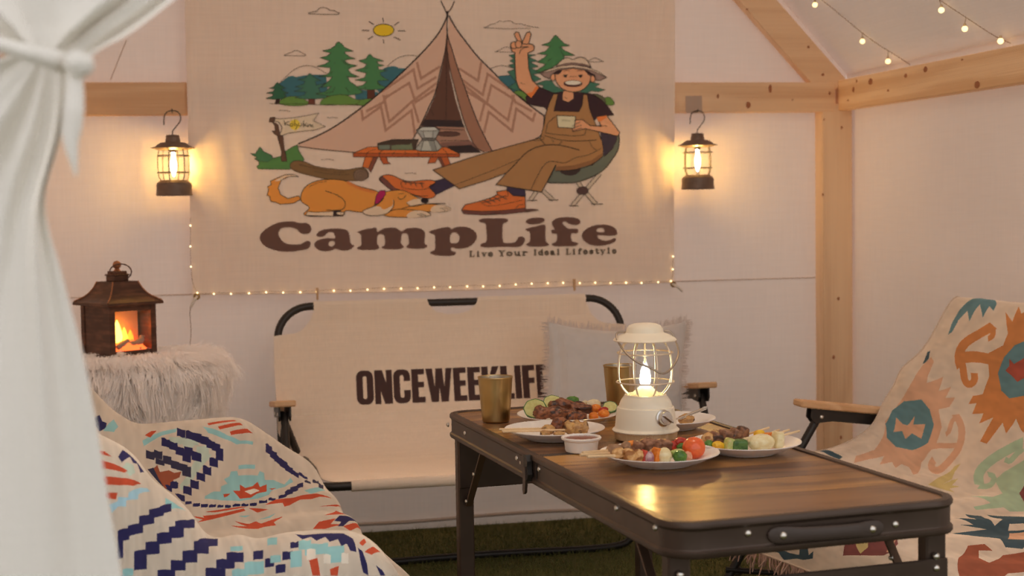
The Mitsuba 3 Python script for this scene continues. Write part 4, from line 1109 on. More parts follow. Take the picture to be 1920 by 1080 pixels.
A.fill([(1025, 680), (1100, 684), (1104, 740), (1062, 768), (1018, 752), (1016, 715)], SKIN, 1.2, smooth=False); A.line([(1035, 730), (1055, 742)], 1.1)
A.fill([(660, 395), (662, 500), (668, 600), (690, 662), (784, 735), (845, 655), (790, 600), (764, 510), (758, 400), (802, 378), (808, 350), (792, 333), (735, 326), (640, 318), (628, 350), (640, 388)], SKIN, 1.9, smooth=False)
A.fill([(745, 702), (784, 735), (842, 656), (818, 645), (790, 690)], (226, 118, 62), 0, smooth=False)
A.line([(704, 622), (735, 632)], .9)
A.fill([(655, 258), (668, 240), (690, 245), (714, 312), (716, 330), (690, 330)], SKIN, 1.7, smooth=False)
A.fill([(716, 330), (718, 312), (748, 248), (772, 238), (783, 256), (764, 332)], SKIN, 1.7, smooth=False)
A.oval((655, 340), (27, 26), SKIN, 1.6); A.oval((688, 333), (24, 28), SKIN, 1.6)
A.line([(695, 402), (705, 378), (735, 358), (765, 352), (730, 352), (700, 358)], 1.4)
A.oval((947, 580), (20, 26), SKIN, 1.5); A.oval((1246, 592), (19, 26), SKIN, 1.5)
A.fill([(962, 560), (985, 520), (1095, 505), (1205, 520), (1230, 575), (1215, 630), (1165, 675), (1095, 691), (1020, 667), (975, 620)], SKIN, 1.6)
A.fill([(965, 520), (1020, 515), (1008, 545), (985, 560), (955, 556)], (52, 32, 34), smooth=False)
A.fill([(1180, 525), (1270, 545), (1268, 600), (1250, 565), (1215, 565)], (52, 32, 34), smooth=False)
A.fill([(1020, 560), (1058, 560), (1046, 580), (1032, 580)], K_, smooth=False); A.fill([(1136, 562), (1172, 560), (1162, 582), (1146, 582)], K_, smooth=False)
A.line([(1028, 535), (1048, 528), (1072, 532)], 1.2, (96, 50, 40)); A.line([(1128, 532), (1150, 528), (1168, 533)], 1.2, (96, 50, 40))
A.line([(1070, 578), (1082, 572), (1095, 578), (1110, 572), (1126, 578)], 1.1, (110, 56, 44))
A.oval((1097, 627), (72, 26), (70, 32, 30)); A.oval((1098, 621), (60, 16), (226, 204, 182))
A.fill([(850, 548), (920, 520), (1000, 498), (1100, 490), (1200, 506), (1290, 540), (1350, 580), (1300, 604), (1268, 600), (1262, 565), (1200, 528), (1095, 512), (985, 528), (935, 560), (922, 592), (880, 575)], (150, 120, 108), 1.4, smooth=False)
A.fill([(850, 548), (920, 518), (1000, 496), (1100, 486), (1200, 502), (1290, 538), (1345, 578), (1240, 530), (1170, 512), (1095, 506), (990, 516), (905, 540)], (208, 178, 152), 1.1, smooth=False)
A.fill([(975, 498), (1000, 462), (1030, 440), (1062, 433), (1098, 447), (1130, 433), (1186, 437), (1215, 470), (1232, 508), (1180, 492), (1100, 482), (1040, 486)], (208, 178, 152), 1.5)
A.fill([(978, 494), (1040, 476), (1100, 470), (1180, 480), (1224, 496), (1230, 508), (1180, 494), (1100, 486), (1040, 490), (974, 504)], (132, 102, 92), .9, smooth=False)
A.fill([(1275, 878), (1350, 866), (1400, 930), (1449, 995), (1432, 1022), (1300, 990), (1190, 965), (1096, 988), (1085, 945), (1120, 900), (1170, 898), (1225, 942), (1310, 948)], SKIN, 1.6, smooth=False)
A.fill([(1275, 878), (1350, 866), (1345, 885), (1310, 908), (1285, 910)], (226, 118, 62), 0, smooth=False)
A.fill([(975, 866), (1116, 872), (1106, 962), (984, 955)], (208, 192, 156), 1.5, smooth=False)
A.fill([(1012, 895), (1078, 902), (1078, 912), (1012, 908)], (178, 164, 130), smooth=False)
for l in ([(1090, 945), (1150, 915)], [(1090, 962), (1160, 940)], [(1100, 980), (1160, 960)], [(1290, 940), (1350, 946)]):
    A.line(l, 1.2)
# boots
A.tag = 'printed_boots'
A.grid(440, 230, 4)
A.fill([(1085, 420), (1130, 392), (1190, 398), (1260, 430), (1340, 440), (1490, 434), (1506, 452), (1460, 480), (1506, 535), (1478, 566), (1400, 560), (1340, 540), (1250, 510), (1190, 510), (1130, 470)], ORG, 1.4)
A.fill([(1085, 420), (1108, 402), (1150, 440), (1200, 490), (1250, 508), (1190, 512), (1130, 472)], (112, 68, 60), 1.0, smooth=False)
A.line([(1250, 440), (1255, 480), (1330, 500), (1440, 495), (1500, 460)], 1.1); A.line([(1250, 510), (1360, 545), (1450, 550)], 1.1)
for l in ([(1270, 430), (1285, 460)], [(1310, 438), (1325, 468)], [(1350, 445), (1365, 478)], [(1395, 448), (1410, 485)], [(1260, 440), (1330, 452), (1420, 455)]):
    A.line(l, 1.7, (60, 46, 42))
A.grid(800, 230, 4)
A.fill([(740, 652), (842, 655), (780, 668), (740, 672)], (92, 64, 54))
A.fill([(262, 655), (290, 615), (400, 590), (480, 565), (530, 540), (525, 518), (600, 505), (650, 548), (738, 555), (742, 665), (570, 685), (420, 692), (280, 682)], ORG, 1.4, smooth=False)
A.fill([(262, 655), (400, 665), (560, 660), (742, 640), (742, 668), (570, 688), (540, 680), (420, 692), (285, 684)], (112, 68, 60), 1.1, smooth=False)
A.line([(405, 592), (440, 620), (560, 615), (720, 580)], 1.0); A.line([(735, 615), (690, 620), (665, 650)], 1.0); A.line([(600, 508), (610, 545), (590, 560)], 1.1)
for l in ([(430, 582), (480, 608)], [(465, 570), (515, 595)], [(500, 555), (550, 585)], [(530, 538), (600, 575)], [(420, 600), (500, 580), (590, 548)]):
    A.line(l, 1.7, (60, 46, 42))
# dog
A.tag = 'printed_dog'
A.grid(440, 230, 4)
DG, CR = (214, 136, 62), (216, 184, 154)
A.fill([(480, 405), (440, 388), (380, 390), (310, 420), (268, 440), (275, 465), (246, 480), (255, 500), (243, 545), (262, 552), (270, 590), (310, 598), (340, 612), (440, 605), (495, 575), (480, 548), (400, 570), (345, 540), (325, 490), (350, 430), (410, 402)], DG, 1.3, smooth=False)
A.fill([(470, 402), (440, 391), (380, 394), (318, 424), (300, 440), (340, 436), (380, 408), (420, 400)], CR, smooth=False)
A.fill([(495, 570), (510, 510), (560, 460), (640, 432), (740, 425), (840, 440), (940, 480), (1060, 512), (1110, 560), (1050, 620), (960, 672), (830, 662), (822, 690), (740, 700), (530, 696), (520, 680), (560, 640), (510, 600)], DG, 1.4)
A.line([(850, 450), (960, 500), (1050, 520)], 5.0, (206, 116, 58)); A.line([(560, 480), (620, 452), (690, 440)], 1.0)
A.fill([(530, 696), (548, 666), (600, 672), (690, 668), (745, 664), (822, 672), (820, 690), (740, 702)], CR, 1.3, smooth=False)
A.fill([(740, 655), (800, 655), (780, 700), (738, 700)], (52, 36, 36), 0, smooth=False); A.fill([(760, 682), (775, 668), (800, 672), (790, 694)], CR, .6, smooth=False)
A.line([(680, 512), (780, 550), (828, 600), (815, 645), (760, 658), (690, 655)], 1.5)
A.fill([(1100, 545), (1150, 515), (1260, 508), (1340, 545), (1400, 570), (1450, 578), (1430, 605), (1340, 625), (1270, 660), (1180, 662), (1100, 640)], DG, 1.4)
A.fill([(1285, 600), (1340, 575), (1400, 568), (1432, 605), (1345, 622), (1320, 625)], CR, 0, smooth=False)
A.fill([(1330, 625), (1450, 610), (1590, 628), (1622, 650), (1560, 668), (1450, 668), (1250, 652)], DG, 1.3)
A.fill([(1500, 622), (1595, 630), (1620, 650), (1560, 666), (1470, 664)], CR, 0); A.line([(1545, 640), (1580, 655)], 1.1); A.line([(1570, 635), (1605, 650)], 1.1)
A.fill([(1120, 692), (1190, 655), (1300, 652), (1440, 670), (1472, 690), (1420, 705), (1280, 710)], DG, 1.4)
A.fill([(1330, 665), (1440, 672), (1470, 690), (1420, 703), (1290, 706)], CR, 0); A.line([(1370, 685), (1410, 700)], 1.3); A.line([(1395, 680), (1435, 698)], 1.3)
A.fill([(960, 668), (1060, 620), (1120, 560), (1180, 575), (1195, 600), (1180, 640), (1120, 690), (1050, 698), (990, 690)], CR, 0)
A.fill([(1060, 625), (1120, 560), (1180, 575), (1190, 610), (1150, 640), (1110, 650), (1090, 630)], DG, 0)
A.line([(1192, 580), (1195, 610), (1170, 660), (1110, 692), (1040, 698), (990, 692), (958, 668), (1050, 625), (1120, 565)], 1.4)
A.fill([(1050, 612), (1060, 550), (1090, 510), (1130, 508), (1132, 540), (1080, 605)], (166, 34, 84), 1.2, smooth=False)
A.line([(1225, 558), (1240, 574), (1262, 570), (1286, 545)], 1.4); A.line([(1228, 534), (1270, 530)], 1.0)
A.line([(1290, 600), (1310, 620), (1340, 628), (1440, 606)], 1.2)
A.oval((1426, 585), (30, 20), (40, 28, 30)); A.line([(1450, 608), (1580, 606)], 1.6)
# lettering
BR = (98, 68, 58)
A.tag = 'lettering'
A.grid(480, 400, 8.727)
A.fill([(905, 265), (890, 210), (850, 170), (800, 155), (720, 160), (640, 140), (540, 132), (430, 140), (320, 170), (200, 230), (100, 310), (62, 390), (80, 460), (140, 530), (240, 580), (360, 615), (490, 628), (620, 622), (760, 600), (860, 570), (890, 520), (893, 480), (860, 452), (810, 460), (740, 500), (640, 510), (540, 505), (450, 470), (390, 400), (365, 335), (385, 275), (430, 240), (520, 228), (600, 235), (670, 265), (720, 315), (770, 335), (840, 335), (890, 305)], BR)
A.fill([(990, 355), (1010, 315), (1080, 275), (1180, 255), (1310, 248), (1440, 260), (1500, 290), (1525, 340), (1540, 440), (1550, 490), (1580, 515), (1607, 525), (1580, 565), (1500, 605), (1420, 608), (1350, 595), (1305, 580), (1250, 600), (1150, 620), (1060, 610), (990, 575), (955, 520), (970, 470), (1040, 430), (1130, 410), (1220, 408), (1295, 405), (1285, 350), (1260, 315), (1210, 305), (1160, 330), (1110, 375), (1050, 385), (1005, 378)], BR,
       holes=[[(1188, 510), (1200, 470), (1240, 450), (1280, 460), (1292, 495), (1270, 530), (1225, 545)]])
A.grid(660, 400, 8.727)
A.fill([(80, 310), (140, 285), (240, 255), (330, 243), (400, 240), (412, 300), (450, 290), (520, 250), (640, 235), (740, 250), (810, 295), (870, 260), (960, 240), (1060, 238), (1150, 265), (1190, 310), (1192, 420), (1195, 500), (1235, 530), (1200, 565), (1060, 580), (930, 570), (888, 545), (930, 500), (925, 400), (915, 350), (870, 325), (820, 340), (805, 420), (808, 500), (848, 545), (800, 580), (650, 588), (520, 580), (483, 555), (535, 520), (540, 440), (530, 370), (480, 340), (425, 360), (412, 420), (415, 500), (446, 560), (400, 592), (250, 600), (120, 592), (76, 570), (145, 525), (150, 430), (150, 360), (120, 325)], BR)
A.fill([(1268, 305), (1330, 275), (1440, 245), (1560, 225), (1600, 232), (1625, 255), (1700, 230), (1800, 218), (1890, 228), (1980, 270), (2035, 335), (2042, 400), (2000, 480), (1920, 545), (1800, 575), (1690, 572), (1630, 560), (1625, 610), (1680, 630), (1702, 655), (1650, 690), (1500, 695), (1350, 680), (1278, 640), (1350, 600), (1362, 500), (1362, 400), (1345, 345), (1300, 330)], BR,
       holes=[[(1615, 480), (1605, 400), (1620, 340), (1660, 312), (1720, 325), (1760, 380), (1755, 440), (1720, 485), (1660, 490)]])
A.grid(860, 400, 6.194)
A.fill([(235, 85), (270, 62), (400, 58), (540, 60), (575, 80), (555, 105), (520, 120), (510, 170), (508, 250), (515, 320), (530, 342), (600, 345), (660, 330), (695, 280), (730, 268), (768, 295), (760, 340), (715, 385), (600, 390), (420, 392), (300, 395), (255, 380), (265, 355), (315, 335), (328, 260), (320, 160), (310, 120), (260, 105)], BR)
A.fill([(780, 100), (800, 72), (860, 54), (940, 50), (990, 60), (998, 80), (970, 108), (900, 126), (820, 126)], BR)
A.fill([(775, 190), (830, 165), (920, 145), (1000, 135), (1008, 200), (1008, 300), (1020, 335), (1048, 362), (1010, 382), (900, 386), (810, 380), (785, 360), (820, 335), (830, 270), (825, 220), (800, 205)], BR)
A.fill([(1090, 234), (1076, 212), (1082, 192), (1112, 190), (1085, 130), (1090, 90), (1140, 58), (1230, 44), (1340, 50), (1400, 75), (1412, 105), (1390, 130), (1330, 135), (1270, 115), (1225, 95), (1205, 110), (1230, 145), (1290, 180), (1380, 185), (1380, 228), (1312, 235), (1308, 300), (1330, 330), (1385, 350), (1360, 375), (1220, 382), (1110, 380), (1080, 358), (1120, 335), (1140, 300), (1136, 240)], BR)
A.fill([(1840, 225), (1820, 180), (1750, 140), (1660, 130), (1560, 145), (1470, 190), (1430, 250), (1450, 310), (1520, 360), (1630, 378), (1740, 360), (1815, 325), (1825, 295), (1800, 290), (1750, 312), (1680, 315), (1630, 295), (1608, 262), (1700, 258), (1830, 250)], BR, holes=[[(1598, 205), (1615, 178), (1650, 168), (1685, 185), (1692, 212), (1640, 220)]])
# the small line: slab letters in strokes; x 0..1, y 0 (baseline) .. 1 (capitals), .7 small letters
o_ = lambda cx, cy, rx, ry, a0=0, a1=360: [(cx + rx * math.cos(math.radians(t)), cy + ry * math.sin(math.radians(t))) for t in np.linspace(a0, a1, 17)]
GL = {'L': [([(.3, 0), (.3, 1)], 1), ([(.1, 1), (.55, 1)], 0), ([(.1, 0), (.9, 0), (.95, .3)], 0)],
      'i': [([(.5, 0), (.5, .68)], 1), ([(.28, .68), (.5, .68)], 0), ([(.25, 0), (.75, 0)], 0), ([(.48, .92), (.54, .92)], 1)],
      'v': [([(.2, .68), (.5, .03)], 1), ([(.5, .03), (.8, .68)], 0), ([(.05, .68), (.38, .68)], 0), ([(.65, .68), (.95, .68)], 0)],
      'e': [(o_(.5, .34, .34, .33, 60, 330), 1), ([(.2, .36), (.84, .36), (.80, .55), (.62, .67), (.5, .67)], 0)],
      'Y': [([(.2, 1), (.5, .48)], 1), ([(.85, 1), (.5, .48)], 0), ([(.5, .48), (.5, 0)], 1), ([(.05, 1), (.42, 1)], 0), ([(.68, 1), (1, 1)], 0), ([(.25, 0), (.75, 0)], 0)],
      'o': [(o_(.5, .34, .36, .32), 1)],
      'u': [([(.25, .68), (.25, .2), (.4, .03), (.6, .05), (.75, .2)], 1), ([(.78, .68), (.78, 0), (.95, 0)], 1), ([(.08, .68), (.25, .68)], 0), ([(.62, .68), (.78, .68)], 0)],
      'r': [([(.35, 0), (.35, .68)], 1), ([(.15, .68), (.35, .68)], 0), ([(.15, 0), (.62, 0)], 0), ([(.38, .5), (.55, .66), (.82, .58)], 1)],
      'I': [([(.5, 0), (.5, 1)], 1), ([(.25, 1), (.75, 1)], 0), ([(.25, 0), (.75, 0)], 0)],
      'd': [(o_(.42, .34, .30, .32), 1), ([(.75, 0), (.75, 1)], 1), ([(.55, 1), (.75, 1)], 0), ([(.75, 0), (.95, 0)], 0)],
      'a': [([(.2, .58), (.45, .68), (.7, .55), (.7, .1), (.92, 0)], 1), (o_(.42, .2, .24, .18), 1)],
      'l': [([(.5, 0), (.5, 1)], 1), ([(.28, 1), (.5, 1)], 0), ([(.25, 0), (.75, 0)], 0)],
      'f': [([(.42, 0), (.42, .8), (.58, 1), (.82, .92)], 1), ([(.18, .66), (.75, .66)], 0), ([(.2, 0), (.68, 0)], 0)],
      's': [([(.8, .55), (.5, .68), (.25, .52), (.5, .36), (.76, .2), (.5, .02), (.2, .14)], 1)],
      't': [([(.45, .92), (.45, .15), (.6, .02), (.85, .12)], 1), ([(.18, .66), (.8, .66)], 0)],
      'y': [([(.2, .68), (.5, .06)], 1), ([(.82, .68), (.42, -.25), (.2, -.22)], 0), ([(.05, .68), (.38, .68)], 0), ([(.65, .68), (.97, .68)], 0)]}
A.grid(0, 0, 1)
for word, x0, x1 in (('Live', 879, 926), ('Your', 934, 991), ('Ideal', 998, 1052), ('Lifestyle', 1060, 1157)):
    a_ = (x1 - x0) / len(word)
    for i_, ch in enumerate(word):
        for pl, th in GL[ch]:
            q = [(x0 + (i_ + .06 + .88 * x) * a_, 481.0 - (x0 + i_ * a_ - 880) * .0245 - y * 9.6) for x, y in pl]
            A.line(q, 2.7 if th else 1.5, (74, 60, 46), smooth=False)
def banner_place(p):
    d = CAM_FW[None] + (p[:, :1] - 960) / CAM_F * CAM_RT - (p[:, 1:] - 540) / CAM_F * CAM_UP
    q = CAM_O + d * ((BAN_Y - .0022 - CAM_O[1]) / d[:, 1:2])
    q[:, 1] = banner_y(q[:, 0], q[:, 2]) - .0022
    return q
by_tag = {}
for g_, c_, t_ in A.pieces():
    by_tag.setdefault(t_, []).append((g_, ink(c_)))
for t_ in by_tag:
    m_, c_ = tri_pieces(by_tag[t_], banner_place)
    m_.invert() if np.mean(m_.face_normals[:, 1]) > 0 else None
    add(t_.split('#')[0], m_, 'm_print', BN, False, color=c_)

# ---------------------------------------------------------------- lettering on the canvas of the back bench
def sans(ch):
    """Tall condensed capitals in a box 0..w by 0..1 (y up): (shape, w)."""
    R = sbox
    s = .30
    if ch == 'O' or ch == 'C':
        o = sbox(0, 0, .56, 1).buffer(-.2).buffer(.2, 8)
        o = o.difference(sbox(.19, .13, .37, .87).buffer(-.085).buffer(.085, 6))
        if ch == 'C':
            o = o.difference(sbox(.36, .36, .7, .68))
        return o, .56
    if ch == 'N':
        return unary_union([R(0, 0, .17, 1), R(.41, 0, .58, 1), Polygon([(0, 1), (.24, 1), (.58, 0), (.34, 0)])]), .58
    if ch == 'E' or ch == 'F' or ch == 'L':
        parts = [R(0, 0, .2, 1)]
        if ch != 'L':
            parts += [R(0, .87, .42, 1), R(0, .47, .40, .6)]
        if ch != 'F':
            parts += [R(0, 0, .43, .135)]
        return unary_union(parts), .43
    if ch == 'W':
        return unary_union([Polygon([(0, 1), (.2, 1), (.29, .25), (.36, 1), (.56, 1), (.63, .25), (.72, 1), (.9, 1), (.74, 0), (.52, 0), (.455, .62), (.39, 0), (.17, 0)])]), .9
    if ch == 'K':
        return unary_union([R(0, 0, .19, 1), Polygon([(.17, .32), (.38, 1), (.58, 1), (.36, .56), (.6, 0), (.38, 0), (.24, .38), (.17, .30)])]), .6
    if ch == 'I':
        return R(0, 0, .19, 1), .19
LT = Print()
x_ = 0.0
shapes_ = []
for ch in 'ONCEWEEKLIFE':
    g_, w_ = sans(ch)
    shapes_.append(affinity.translate(g_, x_, 0))
    x_ += w_ + .085
all_ = unary_union([g.buffer(.022, join_style='mitre') for g in shapes_])
# from drawing units to the plane of the canvas: four measured corners of the word
BP = BENCH_AT + BK0
c0_, c1_ = atp(671, 757.5, BP, BKN), atp(1006, 744.0, BP, BKN)
t0_ = atp(668.5, 696, BP, BKN)
xe_ = x_ - .085 - .43 - .085            # end of the F
def letter_place(p):
    ux = (c1_ - c0_) / xe_
    uy = (t0_ - c0_)
    q = c0_ + p[:, :1] * ux + p[:, 1:] * uy
    loc = q - BENCH_AT
    s = (loc - BK0) @ BKD
    sag = back_sag(loc[:, 0] + .02, s)
    off = .014 * np.clip((s - BKL + .06) / .06, 0, 1)
    return q + (.0035 - sag + off)[:, None] * BKN
pc_ = [(g, np.array(ink((66, 44, 40)))) for g in all_.geoms]
m_, c_ = tri_pieces(pc_, letter_place, size=.25)
add('lettering', m_, 'm_print', bench_back, False, color=c_, label='dark brown capital letters')
# ================================================================ soft things: blankets, cushion, curtain
from scipy.interpolate import PchipInterpolator
def patch(grid, ru, rv):
    """A smooth surface through a net of points (rows x columns x 3), u and v from 0 to 1."""
    G = np.array(grid, float)
    ru, rv = np.array(ru, float), np.array(rv, float)
    ru, rv = (ru - ru[0]) / (ru[-1] - ru[0]), (rv - rv[0]) / (rv[-1] - rv[0])
    U, V = np.linspace(0, 1, 241), np.linspace(0, 1, 241)
    D = PchipInterpolator(ru, G, axis=0)(U)
    D = PchipInterpolator(rv, D, axis=1)(V)
    from scipy.ndimage import gaussian_filter1d
    D = gaussian_filter1d(gaussian_filter1d(D, 3.0, axis=0, mode='nearest'), 3.0, axis=1, mode='nearest')
    S = [RectBivariateSpline(U, V, D[..., k]) for k in range(3)]
    def fn(u, v):
        sh = np.broadcast(u, v).shape
        u, v = np.broadcast_to(u, sh).ravel(), np.broadcast_to(v, sh).ravel()
        return np.stack([s.ev(u, v) for s in S], -1).reshape(*sh, 3)
    return fn
def normals_of(fn, u, v, e=2e-3):
    d = np.cross(fn(np.clip(u + e, 0, 1), v) - fn(np.clip(u - e, 0, 1), v), fn(u, np.clip(v + e, 0, 1)) - fn(u, np.clip(v - e, 0, 1)))
    return d / np.maximum(np.linalg.norm(d, axis=-1, keepdims=True), 1e-12)
def wrinkled(fn, amp, f, seed, extra=None):
    def g(u, v):
        p = fn(u, v)
        n = normals_of(fn, u, v)
        h = amp * (meshkit.fbm(np.stack([u * f[0] + seed, v * f[1], u * 0 + seed], -1), 3, seed) - .5)
        if extra is not None:
            h = h + extra(u, v)
        return p + n * h[..., None]
    return g
def printed_sheet(fn, pieces, base, nu, nv, shade=None):
    """The cloth fn over the unit square, cut along the printed shapes so that each colour has its own triangles."""
    from shapely import STRtree
    pcs = [(g.intersection(sbox(0, 0, 1, 1)), c) for g, c in pieces]
    pcs = [(g, c) for g, c in pcs if not g.is_empty]
    allp = unary_union([g for g, _ in pcs]) if pcs else Polygon()
    cells = pcs + [(sbox(0, 0, 1, 1).difference(allp), base)]
    lines = STRtree([g for g, _ in cells])
    us, vs = np.linspace(0, 1, nu + 1), np.linspace(0, 1, nv + 1)
    boxes = shapely.box(*[a.ravel() for a in (np.meshgrid(us[:-1], vs[:-1], indexing='ij') + np.meshgrid(us[1:], vs[1:], indexing='ij'))])
    q = lines.query(boxes, predicate='intersects')
    per = {}
    for b, c in zip(*q):
        per.setdefault(int(b), []).append(int(c))
    UV, F_, C, n = [], [], [], 0
    for b, cs in per.items():
        bx = boxes[b]
        for c in cs:
            g, col = cells[c]
            if len(cs) == 1:
                x0, y0, x1, y1 = bx.bounds
                v, f = np.array([(x0, y0), (x1, y0), (x1, y1), (x0, y1)]), np.array([(0, 1, 2), (0, 2, 3)])
                UV.append(v); F_.append(f + n); C.append(np.broadcast_to(col, (4, 3))); n += 4
                continue
            r = g.intersection(bx)
            for s in getattr(r, 'geoms', [r]):
                if s.geom_type != 'Polygon' or s.area < 1e-10:
                    continue
                v, f = trimesh.creation.triangulate_polygon(s, engine='earcut')
                v, f = np.array(v)[:, :2], np.array(f)
                if len(f) == 0:
                    continue
                a = v[f]
                fl = np.cross(a[:, 1] - a[:, 0], a[:, 2] - a[:, 0]) < 0
                f[fl] = f[fl][:, ::-1]
                UV.append(v); F_.append(f + n); C.append(np.broadcast_to(col, (len(v), 3))); n += len(v)
    uv, f, c = np.vstack(UV), np.vstack(F_), np.vstack(C)
    P = fn(uv[:, 0], uv[:, 1])
    N = normals_of(fn, uv[:, 0], uv[:, 1], 1.5e-3)
    # uneven dye along the threads
    q = np.stack([uv[:, 0] * 34, uv[:, 1] * 150, uv[:, 0] * 0], -1)
    q2 = np.stack([uv[:, 0] * 12, uv[:, 1] * 12, uv[:, 0] * 0 + 5], -1)
    c = np.clip(c * (1 + .26 * (meshkit.fbm(q, 2, 3) - .5) + .22 * (meshkit.fbm(q2, 3, 8) - .5))[:, None], 0, 1)
    path = meshkit.write_ply(trimesh.Trimesh(P, f, process=False), False, uv, c, normals=N)
    return {'type': 'ply', 'filename': path, 'face_normals': False}
def woven(nm, fu, fv, depth):
    scene[nm] = {'type': 'twosided', 'bsdf': {'type': 'bumpmap', 'scale': depth, 'nested': proc(lambda p, n, uv: noise(uv.x * fu, uv.y * fv) + .6 * noise(uv.x * fu * .31, uv.y * fv * .31)), 'bsdf': {'type': 'principled', 'base_color': {'type': 'mesh_attribute', 'name': 'vertex_color'}, 'roughness': .95, 'sheen': .3}}}
woven('m_blanket', 520, 330, .0007)
woven('m_ikat', 620, 620, .0003)

# ---- left blanket, over the whole of the left bench
def bw(lx, ly, z, rz=math.radians(96), c=(-.14, 3.03)):
    return (c[0] + lx * math.cos(rz) - ly * math.sin(rz), c[1] + lx * math.sin(rz) + ly * math.cos(rz), z)
LROWS = [
    (.815, [(.31, .62), (.22, .60), (.11, .48), (-.03, .36), (-.26, .34), (-.40, .30), (-.485, .25), (-.51, .16)]),
    (.785, [(.31, .86), (.21, .82), (.11, .70), (-.03, .58), (-.26, .59), (-.40, .50), (-.485, .43), (-.52, .30)]),
    (.735, [(.31, .965), (.205, .90), (.11, .76), (-.03, .634), (-.255, .637), (-.40, .552), (-.488, .478), (-.52, .36)]),
    (.66, [(.31, .965), (.205, .89), (.115, .73), (-.03, .622), (-.255, .627), (-.39, .53), (-.490, .462), (-.525, .35)]),
    (.50, [(.30, .965), (.20, .83), (.13, .60), (.0, .51), (-.20, .50), (-.36, .468), (-.495, .437), (-.53, .33)]),
    (.30, [(.30, .965), (.20, .80), (.13, .55), (.02, .44), (-.20, .425), (-.36, .425), (-.50, .415), (-.535, .30)]),
    (.0, [(.30, .965), (.20, .80), (.125, .54), (.03, .425), (-.20, .412), (-.36, .414), (-.505, .414), (-.54, .28)]),
    (-.32, [(.30, .965), (.20, .80), (.125, .55), (.03, .43), (-.20, .415), (-.36, .417), (-.505, .415), (-.54, .28)]),
    (-.54, [(.31, .97), (.215, .85), (.13, .68), (.02, .56), (-.12, .50), (-.27, .485), (-.43, .45), (-.50, .30)]),
    (-.645, [(.33, .99), (.23, .92), (.115, .835), (.02, .735), (-.085, .632), (-.175, .632), (-.285, .636), (-.37, .53)]),
    (-.745, [(.33, .97), (.23, .905), (.115, .815), (.02, .71), (-.085, .620), (-.175, .622), (-.29, .626), (-.385, .50)]),
    (-.800, [(.33, .80), (.24, .72), (.115, .63), (.02, .54), (-.085, .46), (-.175, .46), (-.295, .46), (-.40, .38)]),
    (-.825, [(.33, .45), (.24, .40), (.115, .33), (.02, .27), (-.085, .24), (-.175, .24), (-.30, .24), (-.41, .20)]),
]
lgrid = [[bw(lx, ly, z) for ly, z in cols] for lx, cols in LROWS]
left_base = patch(lgrid, [0, .18, .36, .45, .64, .88, 1.18, 1.50, 1.76, 1.95, 2.03, 2.20, 2.45], [0, .15, .42, .60, .80, .97, 1.07, 1.19])
def left_folds(u, v):
    # drawn folds running from the arms into the seat, and soft sag lines
    a = .010 * np.exp(-((v - .47 - .25 * (u - .3)) / .018) ** 2) * np.exp(-((u - .26) / .08) ** 2)
    b = .008 * np.sin(u * 60 + v * 14) * np.exp(-((u - .30) / .08) ** 2) * np.clip(v * 3, 0, 1)
    c = .006 * np.sin(v * 46 + u * 9) * np.exp(-((u - .86) / .10) ** 2)
    return -a + b + c
left_fn = wrinkled(left_base, .014, (9, 6), 11, left_folds)

# ---- right blanket, over the back and seat of the right bench
RPROF_FAR = [(2.275, .55), (2.275, .80), (2.224, .905), (2.140, .79), (2.000, .62), (1.925, .52), (1.79, .462), (1.65, .438), (1.500, .416), (1.452, .33), (1.44, .235)]
RPROF_MID = [(2.275, .55), (2.275, .80), (2.222, .905), (2.128, .78), (2.055, .58), (1.965, .43), (1.84, .405), (1.66, .405), (1.500, .408), (1.452, .31), (1.442, .20)]
rrows = []
for y, t, dz in ((3.846, 0, .0), (3.80, 0, .0), (3.70, .25, .0), (3.55, .8, 0), (3.30, 1, 0), (3.0, 1, .0), (2.75, 1, .0), (2.58, 1, .0), (2.535, 1, .0)):
    row = []
    for k, (a, b) in enumerate(zip(RPROF_FAR, RPROF_MID)):
        x, z = a[0] * (1 - t) + b[0] * t, a[1] * (1 - t) + b[1] * t
        yy = y
        if k >= 9:
            z += (3.8 - y) * .10 * (k - 8) * .5
        if y > 3.75 and 5 <= k <= 8:
            yy = y - .03
        row.append((x, yy, z + dz))
    rrows.append(row)
right_base = patch(rrows, [-.046, 0, .1, .25, .5, .8, 1.05, 1.22, 1.265], [0, .25, .36, .48, .68, .84, 1.0, 1.18, 1.34, 1.43, 1.53])
def right_folds(u, v):
    a = -.018 * np.exp(-((v - .40 - .30 * (u - .02)) / .03) ** 2) * np.clip(1 - u * 2.4, 0, 1)
    b = .006 * np.sin(u * 34 + v * 22) * np.clip(1.2 - abs(v - .62) * 3, 0, 1)
    return a + b
right_fn = wrinkled(right_base, .015, (7, 7), 23, right_folds)

CRM = (.74, .63, .52)

